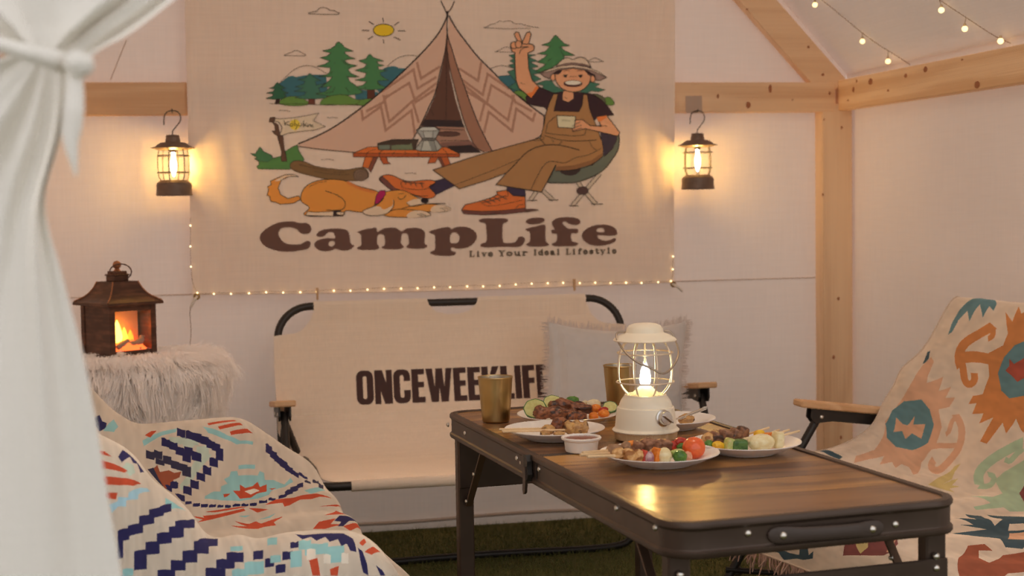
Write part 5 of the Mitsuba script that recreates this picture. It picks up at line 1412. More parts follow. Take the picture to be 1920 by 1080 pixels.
# ---- the printed motifs of the two blankets, in the cloths' own u, v (ten-thousandths)
LDATA = '''
turq 1826 6138 2027 6662 2078 6973 2002 7301 2050 7295 2128 6911 2061 6559 1968 6250
turq 1982 5010 1884 5187 1809 5430 1785 5677 1874 5661 1912 5401 2068 5064
pale 1959 5540 2009 5935 2107 5963 2076 5564
pale 2027 5812 2049 6009 2145 6041 2152 5985 2132 5842
pale 2142 6089 2147 6326 2307 6399 2299 6153
pale 2046 5928 2039 5980 2062 6040 2053 6092 2129 6117 2117 5950
pale 2316 6110 2208 6267 2251 6426 2440 6223 2573 6113 2677 5949 2584 5908 2472 6026
navy 1757 5675 1843 5774 1851 5825 2009 5846 2002 5798 1960 5721 1955 5682
navy 1871 5832 1867 5883 1914 5937 1939 5991 2063 6020 2020 5893 2018 5854
navy 1931 5971 1975 6133 2098 6169 2097 6121 2057 5999
navy 1997 6112 2039 6282 2145 6322 2109 6146
navy 2063 6246 2062 6300 2093 6366 2103 6427 2193 6467 2164 6285
navy 2104 6364 2138 6551 2223 6593 2197 6404
navy 2167 6473 2189 6640 2320 6707 2299 6537
navy 2279 6397 2273 6451 2304 6584 2389 6623 2364 6435
navy 2356 6301 2359 6358 2385 6426 2380 6481 2485 6516 2453 6335
navy 2427 6205 2463 6384 2570 6406 2529 6273 2529 6231
navy 2510 6107 2546 6224 2547 6280 2697 6288 2637 6122
navy 2594 5982 2620 6094 2650 6150 2817 6144 2747 6027 2744 5986
navy 2722 5826 2730 5890 2795 6014 2939 6004 2924 5949
navy 1951 5399 1958 5454 2002 5515 2006 5568 2124 5597 2083 5425
navy 2017 5554 2065 5670 2068 5722 2174 5754 2136 5584
navy 2107 5697 2148 5866 2242 5900 2210 5730
navy 2122 5858 2155 6025 2251 6063 2218 5891
navy 2181 6012 2231 6219 2323 6259 2287 6054
navy 2199 5851 2229 6021 2322 6058 2290 5885
dark 2120 5118 2156 5248 2154 5306 2262 5335 2230 5146
dark 2124 5287 2161 5410 2161 5466 2264 5496 2231 5316
dark 2207 5486 2237 5659 2332 5690 2301 5514
dark 2273 5660 2302 5832 2391 5862 2361 5689
dark 2304 5785 2341 6001 2425 6030 2386 5813
dark 2237 5350 2276 5538 2335 5556 2304 5369
dark 2329 5895 2362 6020 2363 6077 2492 6116 2455 5935
dark 2366 5216 2348 5344 2612 5703 2518 5829 2557 5887 2656 5706
rust 2358 5347 2318 5409 2402 5486 2386 5658 2420 5771 2409 5905 2476 5889 2504 5774 2576 5768 2622 5633
navy 2563 5619 2560 5666 2579 5715 2565 5760 2686 5770 2673 5728
navy 2533 5720 2516 5768 2541 5874 2624 5884 2633 5839 2613 5731
navy 1837 7640 1792 7701 1810 7761 1786 7819 1965 7840 2000 7664
navy 1867 7765 1852 7895 1828 7957 1985 7976 2003 7924 2014 7791
navy 1908 7894 1873 7960 1894 8029 1881 8093 2013 8105 2030 8052 2020 7963 2029 7915
navy 1901 8033 1890 8096 1898 8216 2051 8223 2047 8051
navy 1950 8164 1932 8220 1965 8275 1959 8326 2107 8323 2074 8213 2081 8173
navy 2003 8284 1992 8337 2023 8386 2025 8434 2151 8425 2103 8322 2105 8285
navy 1990 8434 1989 8487 2046 8534 2048 8587 2113 8576 2113 8530 2059 8429
dark 2167 8517 2135 8555 2155 8586 2157 8621 2232 8605 2221 8508
dark 2048 8680 2025 8726 2053 8761 1984 8832 2132 8780 2121 8745 2161 8682 2149 8657
dark 2076 8799 2075 8836 2102 8863 2031 8942 2325 8804 2300 8785 2323 8717
navy 2935 6011 2942 6129 2997 6123 3001 6005
navy 2992 6146 2994 6278 3044 6271 3055 6230 3052 6140
navy 3012 6292 3011 6427 3056 6419 3069 6377 3068 6284
navy 3035 6440 3014 6489 3023 6534 3013 6582 3054 6575 3062 6531 3070 6434
navy 3032 6607 3017 6651 3028 6690 3016 6734 3053 6727 3060 6688 3066 6601
navy 3021 6763 3016 6807 3019 6895 3045 6889 3062 6845 3061 6755
navy 3014 6931 2987 6996 2985 7118 3019 7110 3041 6926
navy 2990 7142 2966 7203 2984 7255 2971 7315 3002 7307 3016 7254 3021 7135
navy 2965 7345 2954 7404 2941 7519 2984 7509 3001 7455 3006 7336
navy 2894 7578 2890 7703 2858 7769 2915 7760 2950 7567
navy 2828 7801 2806 7855 2821 7904 2806 7955 2840 7951 2866 7902 2863 7835 2874 7794
navy 2751 8023 2716 8079 2702 8131 2660 8183 2733 8176 2767 8129 2810 8016
navy 2626 8155 2560 8205 2548 8249 2517 8293 2650 8282 2729 8145
navy 2481 8256 2413 8345 2378 8388 2540 8371 2585 8333 2632 8244
navy 2342 8376 2241 8483 2415 8458 2429 8430 2504 8359
turq 2346 7078 2269 7469 2322 7486 2392 7095
turq 2500 6907 2431 6930 2418 7072 2477 7108 2404 7569 2324 7599 2319 7710 2441 7743 2380 7943 2423 8159 2199 8282 2289 8321 2502 8154 2657 7896 2770 7808 2869 7553 2939 7119 2950 6720 2910 6373 2856 6398 2776 6566 2785 6710 2669 6741 2618 6878 2539 6795
red 2761 6985 2753 7150 2626 7161 2690 7282 2635 7452 2520 7578 2628 7627 2529 7785 2701 7776 2770 7566 2870 7385 2901 7126
cream 2761 7253 2680 7491 2708 7622 2812 7393
red 2839 6758 2821 6916 2876 6847 2898 6774
red 2617 7841 2567 7995 2640 7897
red 1749 6225 1694 6493 1666 6809 1713 6850 1809 6254
red 1864 6426 1747 6920 1803 6983 1886 6709 1926 6467
red 1970 6691 1915 6918 1847 7093 1865 7256 1980 6976 2022 6739
red 1865 5054 1765 5185 1768 5301 1929 5173
turq 8162 5092 8143 5402 8106 5581 8237 5217 8221 5370 8266 5062
red 3206 6139 3227 6327 3200 6299 3177 6534 3052 7177 3084 7219 3255 6452 3302 6190 3255 6291 3234 6183
red 3141 6340 3028 7100 3019 7291 3141 6541
red 3041 7306 3034 7559 3035 7759 3115 7494
red 2960 7699 2833 7952 2745 8280 2660 8417 2570 8628 2595 8914 2643 8669 2734 8529 2767 8380 2911 8201 2952 8102 2876 8084
red 3382 6795 3468 7124 3279 6908 3386 7192 3316 7382 3440 7460 3362 7649 3248 8002 3480 7725 3622 7726 3625 7480 3666 7304 3612 7139
red 3776 8331 3595 8450 3476 8697 3654 8582 3651 8757 3712 8615 3785 8486
red 3704 8741 3433 9198 3398 9421 3849 8808
red 3355 8571 2961 8872 3166 9035 3317 8714
red 8261 9085 8135 9258 8224 9217 8299 9116
red 8367 9110 8247 9304 8266 9392 8380 9205
red 2471 9421 2796 8945 2897 8598 2785 8857
navy 3561 8651 3356 8785 3327 8932 3359 9228 3533 8892 3704 8741 3710 8663 3576 8750
turq 3282 7435 3202 7706 3121 7885 3245 7729
turq 3182 7017 3164 7311 3207 7172
turq 2533 8456 2287 8722 2372 8829 2602 8547
navy 1990 3902 1898 4022 1952 4103 1923 4212 2004 4206 2101 4067 2064 3943
turq 2063 4150 1757 4367 1832 4480 1956 4406
navy 8246 3917 8104 4038 8111 4559 8196 4432 8131 4360 8182 4248 8138 4179 8286 3976
pale 8330 3985 8248 4074 8205 4242 8275 4269 8359 4128
red 8295 3493 8265 3650 8284 3789 8319 3555
red 8383 3500 8348 3775 8325 4088 8366 4014 8446 3516
red 8499 3543 8426 3933 8302 4436 8408 4202 8487 3886 8545 3572
red 8588 3581 8540 3848 8587 3802 8615 3595
ltblue 8642 3648 8591 3831 8562 3855 8521 4066 8482 4091 8250 4637 8244 4715 8421 4339 8467 4308 8546 4024 8582 4019 8617 3845 8674 3701
navy 8428 4638 8317 4912 8260 5034 8361 5008 8499 4621
navy 8299 4940 8255 5033 8184 5213 8277 5183 8375 4920
navy 8561 4329 8465 4636 8404 4782 8488 4760 8625 4319
navy 8676 4042 8610 4295 8567 4442 8629 4431 8733 4035
navy 8745 3812 8719 3901 8681 4078 8741 4070 8804 3803
navy 8797 3808 8778 3888 8766 3929 8860 3916 8888 3794
navy 8350 5239 8232 5561 8064 5828 8227 5748 8318 5547 8424 5222
navy 8430 5094 8371 5311 8335 5426 8431 5405 8463 5302 8515 5074
navy 8542 4804 8506 4925 8456 5146 8533 5129 8612 4787
navy 8667 4486 8632 4620 8576 4860 8653 4842 8738 4472
navy 8779 4173 8752 4282 8698 4518 8807 4495 8879 4160
navy 8306 5835 8139 6125 8046 6329 8005 6487 8147 6437 8179 6293 8380 5810
navy 8386 5667 8309 5852 8122 6240 8319 6156 8489 5645
navy 8536 5354 8468 5609 8420 5769 8515 5746 8612 5341
navy 8642 5084 8603 5304 8572 5420 8638 5409 8707 5070
navy 8758 4768 8727 4909 8681 5175 8719 5168 8800 4759
navy 8242 6592 8248 6735 8273 6880 8271 7046 8372 6993 8352 6550
navy 8337 6328 8310 6472 8338 6759 8412 6730 8411 6404 8427 6296
navy 8484 6004 8438 6197 8400 6510 8475 6488 8518 6127 8549 5982
navy 8221 7363 8200 7473 8194 7659 8307 7599 8316 7383 8334 7301
navy 8314 7643 8315 7722 8333 7789 8328 7863 8419 7831 8410 7608
navy 8417 7864 8415 7936 8424 8064 8485 8046 8481 7845
navy 8306 8045 8308 8106 8324 8158 8320 8213 8395 8189 8389 8014
navy 8210 8225 8208 8267 8225 8299 8204 8344 8292 8313 8292 8192
turq 8021 7858 8020 7933 8061 8056 8188 7996 8151 7856 8148 7799
turq 8374 7018 8352 7226 8334 7611 8461 7568 8472 6978
turq 8327 8179 8325 8345 8462 8309 8459 8139
turq 8274 8401 8253 8500 8261 8586 8240 8681 8370 8641 8380 8370
turq 8307 8618 8292 8697 8286 8857 8453 8807 8456 8582
turq 8212 8344 8190 8405 8215 8447 8196 8503 8315 8463 8320 8418 8319 8306
turq 8424 6658 8416 6799 8428 6943 8419 7105 8474 7084 8481 6939 8477 6642
turq 8924 3894 8903 3976 8873 4144 8910 4139 8962 3888
turq 8301 7783 8307 7864 8334 8005 8399 7982 8379 7753
turq 8183 6718 8194 6947 8186 7074 8243 7037 8257 6919 8237 6689
cream 8322 8408 8314 8446 8321 8513 8422 8488 8416 8383
cream 8380 8589 8371 8618 8386 8668 8459 8652 8454 8573
cream 8375 8795 8366 8826 8382 8851 8379 8882 8470 8858 8466 8773
navy 8072 8347 8109 8449 8082 8710 8084 8944 8191 9033 8372 8995 8355 8913 8265 8901 8294 8820 8193 8817 8232 8704 8152 8684 8214 8558 8149 8520 8185 8400
red 8421 8411 8405 8512 8536 8521 8531 8431
red 8500 8634 8480 8741 8548 8715 8543 8636
navy 8322 9032 8360 9082 8483 9108 8555 9101 8538 9032 8461 9020
navy 8461 9236 8476 9322 8501 9353 8525 9277
'''
RDATA = '''
teal 721 3122 830 3067 808 2869 976 2712 1357 2872 1305 2701 1345 2581 1785 2784 1739 2585 2029 2657 1941 2517 1622 2355 1120 2317 802 2409 601 2703 574 2922
dteal 637 3770 681 3730 677 3637 452 3476 377 3509
orange 2499 2652 3089 2937 3116 3106 2716 3254 2508 3368 2818 3422 3008 3638 2965 3970 2681 4047 2631 4204 2852 4150 2825 4351 3189 4287 3175 4470 3618 4311 3576 4459 3522 4732 3787 4736 4053 4360 4284 4513 4391 4347 4427 4239 4647 4394 4775 4429 5111 4203 4889 3743 4758 3512 4586 3284 4375 3071 4139 2887 3856 2702 3185 2618 3124 2651 2839 2533 3005 2781
orange 1984 3536 1878 3466 1812 3388 1795 3301 1842 3221 1953 3146 2153 3049 2565 2897 2143 2826 1621 3052 1487 3140 1443 3196 1425 3268 1436 3330 1470 3404 1526 3476 1653 3579 1805 3669
orange 2283 2903 2400 2968 2403 2988 2348 3011 2486 3089 2593 3055 2638 3030 2653 3008 2631 2967 2535 2911
orange 1711 3526 1822 3598 2051 3801 2188 3876 2298 3912 2433 3930 2548 3916 2633 3871 2666 3835 2685 3783 2675 3729 2598 3640 2335 3662 2417 3722 2443 3766 2421 3802 2405 3803 2321 3770 2092 3583 1849 3423
orange 1793 3555 2229 3477 2542 3455 2862 3449 2988 3265 2220 3275 2036 3292 1714 3347
teal 4208 2936 3729 3000 3491 3075 3301 3283 3265 3562 3552 3835 3963 3934 4433 3837 4855 3680 4691 3415 4467 3157
brick 3486 3286 3562 3400 3481 3491 3760 3555 4027 3634 4229 3553 4758 3512 4454 3145 3970 3228 3690 3355
peach 711 3591 681 3797 815 4138 806 4286 698 4588 405 5239 800 5611 1127 5986 1143 6433 1360 6622 1386 6271 1450 5962 1628 6206 1685 5949 1878 6013 1848 5842 2036 5782 2382 5922 2392 5814 2112 5504 2082 5248 2163 4998 2184 4723 1896 4475 2137 4363 2144 4159 1871 4229 1851 3995 1591 4150 1491 3872 1175 4090 1068 3955 924 3659
peach 2328 4487 2529 4577 2627 4642 2700 4719 2744 4806 2754 4900 2728 4997 2615 5205 2552 5399 2497 5406 2448 5390 2422 5330 2223 5256 2218 5322 2229 5385 2294 5473 2425 5546 2626 5608 2830 5638 2896 5606 2911 5583 2869 5316 2899 5187 2982 5013 2996 4955 2984 4842 2960 4787 2884 4679 2776 4579 2643 4493 2498 4422
peach 2432 4461 2370 4526 2352 4569 2366 4747 2326 4789 2395 4845 2485 4761 2495 4719 2470 4584 2501 4535 2565 4483
peach 2015 5391 2038 5239 2134 5132 2315 5053 2792 4945 2853 4848 2252 4976 2137 5015 2043 5064 1962 5134 1914 5207 1888 5291 1883 5387 1897 5487
teal 792 4591 518 4904 472 5294 893 5546 1384 5600 1722 5406 1955 5075 1930 4747 1655 4544 1299 4429
peach 725 5000 914 5335 1152 5189 1396 5296 1462 5105 1763 5087 1687 4810 1360 4937 1281 4773 1216 5014 1040 5049
olive 3228 6090 3849 5850 3635 5835 3748 5632 3581 5722 3505 5484 3427 5597 3402 5837 3396 5570 3245 5361 3222 5149 3074 5238 3096 5721
sage 4178 5300 4092 5217 4096 5132 4178 5027 4309 4927 4474 4833 4874 4643 4776 4489 4163 4794 4000 4901 3870 5025 3827 5092 3807 5176 3831 5264 3904 5351 3994 5419 4265 5353
sage 4150 5478 4427 5406 4494 5374 4537 5322 4539 5252 4520 5203 4475 5155 4367 5110 4284 5103 4131 5117 4241 5190 4316 5189 4339 5211 4339 5269 4272 5313 4133 5350
sage 4806 4641 4699 4728 4605 4838 4488 4827 4496 4906 4659 4912 4745 4887 4785 4855 4852 4763 4987 4663
sage 4457 5202 5143 5459 5078 5707 4344 5789 5279 5892 5167 6226 5307 6256 5444 6029 5626 5821 5847 5857 6082 5675 6322 5460 5992 5166 5587 4723 5093 4799 4626 5040
maroon 5538 5316 5809 5444 6194 5359 5871 5031 5515 5138
dteal 5833 6965 6471 6956 6386 7142 6750 6868 6744 7138 6777 7462 7041 7370 7330 7295 7641 7106 8123 7269 8282 7078 7216 6114 7041 6331 6939 6583 6679 6396 6834 6174 7021 5966 6813 5808 6475 5943 6075 6042 5624 6224 6410 6364 6659 6673 5648 6351 5386 6529 6203 6770
peach 7072 6637 7710 7012 7782 6781 7934 6584 7397 6241 7107 6374
rust 9671 8769 9832 8397 9878 8225 9634 8000 9632 7771 9651 7544 8497 6916 8388 7113 8405 7455 9055 7984 8557 7900 8090 7672 8178 7498 7881 7475 7836 7716 8503 8162
dteal 2901 9809 3512 9811 3779 9927 4344 9789 4672 9760 5060 9662 5042 9511 4876 9622 4749 9423 4458 9475 4457 9696 3988 9734 3486 9716 4216 9379 3082 9567
maroon 6287 9362 7150 9162 7524 9060 7648 8915 7371 8606 6710 8326 6743 8604 6609 8854 6224 8997 6137 9126
olive 6451 9045 6641 9135 6839 9203 6947 9050 6711 8844
peach 7508 8974 7694 8925 6966 8397 7329 8699
dteal 77 6950 811 6906 1085 6818 1015 6689 636 6727 0 6680
'''

DYE = {'navy': (40, 36, 80), 'dark': (52, 48, 70), 'red': (192, 76, 48), 'rust': (150, 78, 54), 'turq': (146, 188, 186), 'pale': (186, 194, 176), 'cream': (224, 208, 190), 'ltblue': (164, 194, 204),
       'teal': (92, 122, 126), 'dteal': (58, 76, 84), 'orange': (194, 122, 70), 'brick': (158, 72, 56), 'peach': (204, 154, 122), 'olive': (196, 170, 112), 'sage': (166, 180, 148), 'maroon': (124, 66, 62)}
def dyed(text):
    """Later motifs lie on earlier ones."""
    out, above = [], Polygon()
    for ln in reversed(text.strip().splitlines()):
        k, *nums = ln.split()
        g = Polygon(np.array(nums, float).reshape(-1, 2) / 10000).buffer(0)
        c = np.clip(np.array(srgb(*DYE[k])) * (1.15, 1.3, 1.42), 0, .9)
        vis = g.difference(above)
        above = above.union(g)
        for q in getattr(vis, 'geoms', [vis]):
            if q.geom_type == 'Polygon' and q.area > 1e-7:
                out.append((q, c))
    return out
LPCS, RPCS = dyed(LDATA), dyed(RDATA)
LB = thing('patterned_blanket', 'cream blanket with navy stepped diamonds, red stripes and turquoise motifs, thrown over the left bench', 'blanket')
add('cloth', printed_sheet(left_fn, LPCS, (.70, .635, .55), 190, 120), 'm_blanket', LB)
RB = thing('patterned_blanket', 'cream blanket with orange, sage and teal ikat motifs, draped over the right bench', 'blanket')
add('cloth', printed_sheet(right_fn, RPCS, CRM, 180, 180), 'm_ikat', RB)
principled('m_hem', (.62, .50, .40), .95)
principled('m_fringe', (.50, .32, .25), .95)
hu = np.linspace(0, 1, 200)
add('hem', tube(right_fn(np.zeros(160) + .002, np.linspace(.2, 1, 160)), .0028, 6), 'm_hem', RB, True)
add('hem', tube(right_fn(hu, np.zeros(200) + .998), .0028, 6), 'm_hem', RB, True)
def fringe(fn, n, seed, L, r, droop=1.0):
    rng = np.random.default_rng(seed)
    ms = []
    for k in range(n):
        u = (k + rng.uniform(.2, .8)) / n
        p = fn(u)
        d = np.array([rng.normal(0, .25), rng.normal(0, .25), -droop])
        l = L * rng.uniform(.7, 1.15)
        ms.append(tube([p, p + d * l * .4 + rng.normal(0, .003, 3), p + d * l + rng.normal(0, .006, 3)], [r, r * 1.2, r * .5], 5))
    return cat_(*ms)
add('fringe', fringe(lambda u: right_fn(np.array([u]), np.array([.998]))[0], 190, 4, .05, .0026), 'm_fringe', RB, True, kind='stuff')

# ---- cushion on the back bench
principled('m_cushion', proc(lambda p, n, uv: mi.Color3f(.62, .60, .595) * (.94 + .12 * fbm(p.x * 40, p.y * 40, p.z * 40, 3))), .95, sheen=.4)
principled('m_fringe_pale', (.68, .60, .56), .95)
CU = thing('fringed_cushion', 'grey linen cushion with frayed edges leaning on the back bench behind the table lantern', 'cushion')
ca, cb, cc = at(1028, 603, 'y', 4.53), at(1288, 601, 'y', 4.53), at(1016, 800, 'y', 4.40)
cx_, cy_ = cb - ca, cc - ca
cy_ = cy_ * (.42 / np.linalg.norm(cy_))
cn_ = np.cross(cy_, cx_); cn_ /= np.linalg.norm(cn_)
def cushion_edge(a, b):
    """Position on the cushion's middle plane: a across, b down, both -1..1; edges drawn in, corners left as ears."""
    x = a * (1 - .055 * (1 - b ** 2) ) 
    y = b * (1 - .17 * (1 - a ** 2) * (b < 0) - .05 * (1 - a ** 2) * (b > 0))
    return ca + cx_ * ((x + 1) / 2)[..., None] + cy_ * ((y + 1) / 2)[..., None]
def cushion_side(s):
    def fn(u, v):
        a, b = u * 2 - 1, v * 2 - 1
        t = .075 * (np.clip(1 - a ** 2, 0, 1) ** .55) * (np.clip(1 - b ** 2, 0, 1) ** .55)
        t = t + .014 * (meshkit.fbm(np.stack([u * 5, v * 5, u * 0 + 2], -1), 3, 9) - .5) * np.clip(t * 60, 0, 1)
        t = t - .012 * np.exp(-((a - .30 + .15 * b) / .07) ** 2) * np.clip(1 - b ** 2, 0, 1) - .010 * np.exp(-((a + .86 - .04 * b) / .05) ** 2) * np.clip(t * 40, 0, 1)
        return cushion_edge(a, b) + cn_ * (s * np.maximum(t, 0) * (1 if s > 0 else .8))[..., None]
    return fn
f1, _ = sheet(cushion_side(1), 60, 60)
f2, _ = sheet(cushion_side(-1), 60, 60)
f2.invert()
cm = cat_(f1, f2)
add('cover', cm, 'm_cushion', CU, True)
def fr_edge(u):
    u = u * 4
    k, t = int(u) % 4, (u % 1) * 2 - 1
    a, b = [(t, -1), (1, t), (-t, 1), (-1, -t)][k]
    return cushion_edge(np.array([a]), np.array([b]))[0], cx_ / np.linalg.norm(cx_) * (a if k % 2 else 0) + cy_ / np.linalg.norm(cy_) * (b if k % 2 == 0 else 0)
rng = np.random.default_rng(8)
ms = []
for k in range(520):
    p, d = fr_edge(k / 520)
    L = rng.uniform(.016, .026)
    q = rng.normal(0, .004, 3)
    ms.append(tube([p - d * .004, p + d * L * .5 + q * .5, p + d * L + q], [.0017, .0016, .0006], 4))
add('fringe', cat_(*ms), 'm_fringe_pale', CU, True, kind='stuff')

# ---- the door curtain, gathered by a tie, close to the camera
CUY = 1.15
def pxrow(pts, n=60):
    p = np.array(pts, float)
    t = np.concatenate([[0], np.cumsum(np.linalg.norm(np.diff(p, axis=0), axis=1))])
    return PchipInterpolator(t / t[-1], p)(np.linspace(0, 1, n)), t[-1]
def fan(paths, us, fold, n=140, nu=150, lift=0.0):
    """A cloth fan between drawn edge lines that start at the tie; fold(u, t) is its depth."""
    R = np.array([pxrow(p, n)[0] for p in paths])                 # paths x n x 2
    u = np.linspace(0, 1, nu)
    Q = PchipInterpolator(us, R, axis=0)(u)                        # nu x n x 2
    t = np.linspace(0, 1, n)[None, :] * np.ones((nu, 1))
    y = CUY + fold(u[:, None], t) + lift
    d = CAM_FW + (Q[..., :1] - 960) / CAM_F * CAM_RT - (Q[..., 1:] - 540) / CAM_F * CAM_UP
    P = CAM_O + d * (y / d[..., 1])[..., None]
    idx = np.arange(nu * n).reshape(nu, n)
    f = np.concatenate([np.stack([idx[:-1, :-1], idx[1:, :-1], idx[1:, 1:]], -1).reshape(-1, 3), np.stack([idx[:-1, :-1], idx[1:, 1:], idx[:-1, 1:]], -1).reshape(-1, 3)])
    m = trimesh.Trimesh(P.reshape(-1, 3), f, process=False)
    return m
CT = thing('door_curtain', 'cream canvas door curtain of the tent tied back in the left foreground', 'curtain')
def fold_low(u, t):
    g = np.clip(t * 14, 0, 1) * (.10 + .90 * np.exp(-t * 7.0))
    return -(.012 * np.sin(u * 25 + 1.1) + .008 * np.sin(u * 41 + .4)) * g - .010 * np.sin(u * 9 + t * 5) * np.clip(t * 6, 0, 1) + .02 * (1 - u) * t
low = fan([[(52, 100), (-60, 122), (-300, 260), (-700, 900), (-760, 2700)],
           [(72, 108), (20, 180), (-120, 380), (-260, 1000), (-300, 2700)],
           [(92, 112), (78, 200), (20, 420), (-30, 1000), (-40, 2700)],
           [(112, 116), (104, 230), (64, 420), (90, 1000), (120, 2700)],
           [(138, 128), (128, 200), (108, 280), (84, 378), (116, 512), (154, 658), (181, 795), (203, 935), (228, 1080), (300, 1700), (330, 2700)]],
          [0, .28, .55, .78, 1], fold_low)
add('lower_drape', low, 'm_curtain', CT, True)
def fold_up(u, t):
    g = np.clip(t * 10, 0, 1)
    return -(.011 * np.sin(u * 24 + 2.2) + .007 * np.sin(u * 39)) * g * np.exp(-t * 1.0) - .03 * t
upp = fan([[(48, 108), (-80, 60), (-300, -60), (-700, -500)],
           [(70, 104), (20, 30), (-60, -80), (-200, -600)],
           [(98, 104), (160, 44), (230, -12), (520, -420)],
           [(126, 110), (190, 58), (270, 0), (720, -420)],
           [(156, 124), (182, 97), (238, 66), (326, 0), (520, -150), (860, -420)]],
          [0, .25, .55, .78, 1], fold_up)
add('upper_drape', upp, 'm_curtain', CT, True)
def ribbon(c, w, y, th=.0016, n=60, belly=.006):
    """A strip of cloth along a drawn centre line with its width in pixels, standing y in front."""
    p, _ = pxrow(c, n)
    ww = np.interp(np.linspace(0, 1, n), np.linspace(0, 1, len(w)), w)
    d = np.gradient(p, axis=0); d /= np.linalg.norm(d, axis=1, keepdims=True)
    nn = np.stack([-d[:, 1], d[:, 0]], 1)
    s = np.linspace(-1, 1, 9)
    Q = p[:, None] + nn[:, None] * (s[None, :, None] * ww[:, None, None] / 2)
    yy = np.interp(np.linspace(0, 1, n), np.linspace(0, 1, len(y)), y)[:, None] + belly * s[None] ** 2
    dd = CAM_FW + (Q[..., :1] - 960) / CAM_F * CAM_RT - (Q[..., 1:] - 540) / CAM_F * CAM_UP
    P = CAM_O + dd * (yy / dd[..., 1])[..., None]
    idx = np.arange(n * 9).reshape(n, 9)
    f = np.concatenate([np.stack([idx[:-1, :-1], idx[1:, :-1], idx[1:, 1:]], -1).reshape(-1, 3), np.stack([idx[:-1, :-1], idx[1:, 1:], idx[:-1, 1:]], -1).reshape(-1, 3)])
    return trimesh.Trimesh(P.reshape(-1, 3), f, process=False)
tie = add('tie_band', ribbon([(-120, 62), (-30, 76), (40, 96), (100, 112), (146, 126), (166, 118)], [22, 24, 28, 34, 40, 26], [1.112, 1.108, 1.106, 1.108, 1.118, 1.15]), 'm_curtain', CT, True)
add('tie_tail', ribbon([(140, 122), (140, 170), (137, 225), (133, 262), (138, 300), (143, 330)], [30, 34, 40, 36, 22, 5], [1.112, 1.105, 1.10, 1.10, 1.10, 1.10], belly=.004), 'm_curtain', CT, True)
add('tie_knot', mv(blob((.011, .010, .010), 6, .18, 2.5), at(148, 120, 'y', 1.108)), 'm_curtain', CT, True)

# ================================================================ strings of small lights
principled('m_led', (.95, .85, .6), .4)
principled('m_led_wire', (.30, .20, .13), .4, metallic=.5)
principled('m_led_cap', (.55, .42, .25), .4, metallic=.4)
principled('m_peg', (.55, .36, .20), .6)
principled('m_brass', (.35, .22, .08), .35, metallic=.9)
principled('m_cord', (.74, .70, .64), .9)
SL = thing('string_lights', 'thin wire of tiny warm lights pinned along the bottom edge of the hung banner', 'string lights')
spots = [(370, 549), (401, 551), (433, 551), (467, 550), (499, 548), (531, 548.6), (563, 548), (594, 547), (626, 545), (657, 545), (689, 543), (720, 541.5), (752, 541), (783, 540.5), (814, 539), (844, 538.5), (876, 537), (906, 537), (937, 536), (967, 533.5), (997, 532), (1027, 531), (1056, 530.3), (1087, 530.6), (1116, 530), (1145, 530.6), (1174, 530), (1203, 530.6), (1234, 529), (1258, 527), (1261.5, 505), (1262, 481)]
left_up = [(358, 500), (357, 462), (357, 423)]
W3 = [at(x, y, 'y', BAN_Y - .0145) for x, y in spots]
def bulbs(parent, pts, r, wire_off, e, cap=False):
    for p in pts:
        b = add('bulb', mv(trimesh.creation.icosphere(subdivisions=2, radius=r), p), 'm_led', parent, True, emit=np.array([1.0, .66, .27]) * e, weight=.012)
        if cap:
            add('bulb_cap', mv(lathe([(.0001, 0), (r * .5, 0), (r * .42, r * .9), (.0001, r)], 10), p + np.array([0, 0, r * .85])), 'm_led_cap', parent, 30)
wp = smooth_path([p + np.array([0, .001, .0035]) for p in [at(357, 410, 'y', BAN_Y - .0145)] + [at(x, y, 'y', BAN_Y - .0145) for x, y in left_up[::-1]] + W3], 4)
add('wire', tube(wp, .0006, 5), 'm_led_wire', SL, True)
bulbs(SL, W3 + [at(x, y, 'y', BAN_Y - .0145) for x, y in left_up], .0029, 0, LAMP_STRING)
for i_, (x, y) in enumerate(((595, 551), (1077, 534))):
    c = at(x, y, 'y', BAN_Y - .012)
    pg = add('clothes_peg', cat_(cbox((.0075, .004, .044), c + np.array([0, -.004, 0]), .0012, rx=.06), cbox((.0075, .004, .044), c + np.array([0, .004, 0]), .0012, rx=-.06)), 'm_peg', None, 20,
             label='small wooden clothes peg on the banner hem, ' + ('above the left part of the bench' if i_ == 0 else 'above the right part of the bench'), cat='clothes peg', group='pegs on the banner hem')
    add('spring', tube([c + np.array([-.0055, 0, .006]), c + np.array([.0055, 0, .006])], .0022, 8), 'm_steel', pg, True)
for i_, (g, e, nm) in enumerate((((369, 556), (357, 577), 'brass eyelet with a white cord stub at the left lower corner of the banner'), ((1262, 533), (1279, 546), 'brass eyelet with a white cord stub at the right lower corner of the banner'))):
    a, b = at(*g, 'y', BAN_Y - .007), at(*e, 'y', BAN_Y - .012)
    k = thing('eyelet', nm, 'eyelet', 'eyelets at the banner corners')
    t = np.linspace(0, 2 * np.pi, 24, endpoint=False)
    add('ring', tube([a + np.array([.0085 * math.cos(q), -.002, .0085 * math.sin(q)]) for q in t], .0034, 8, closed=True), 'm_brass', k, True)
    add('cord', tube(smooth_path([a + np.array([0, .002, 0]), a * .6 + b * .4 + np.array([0, -.006, .002]), b], 6), [.004, .0045, .005, .0055, .0058, .0058, .0058, .0058, .0058, .0056, .0055, .005, .0045][:13], 8), 'm_cord', k, True)
    if i_ == 0:
        add('lead', tube(smooth_path([b, at(356, 590, 'y', BAN_Y - .002), at(358, 615, 'y', BAN_Y), at(356, 650, 'y', BAN_Y)], 6), .0012, 6), 'm_led_wire', k, True)
RN = np.array([SLOPE, 0, 1.0]); RN /= np.linalg.norm(RN)
RP = np.array([WALL_X + .01, 0, EAVE + .03])
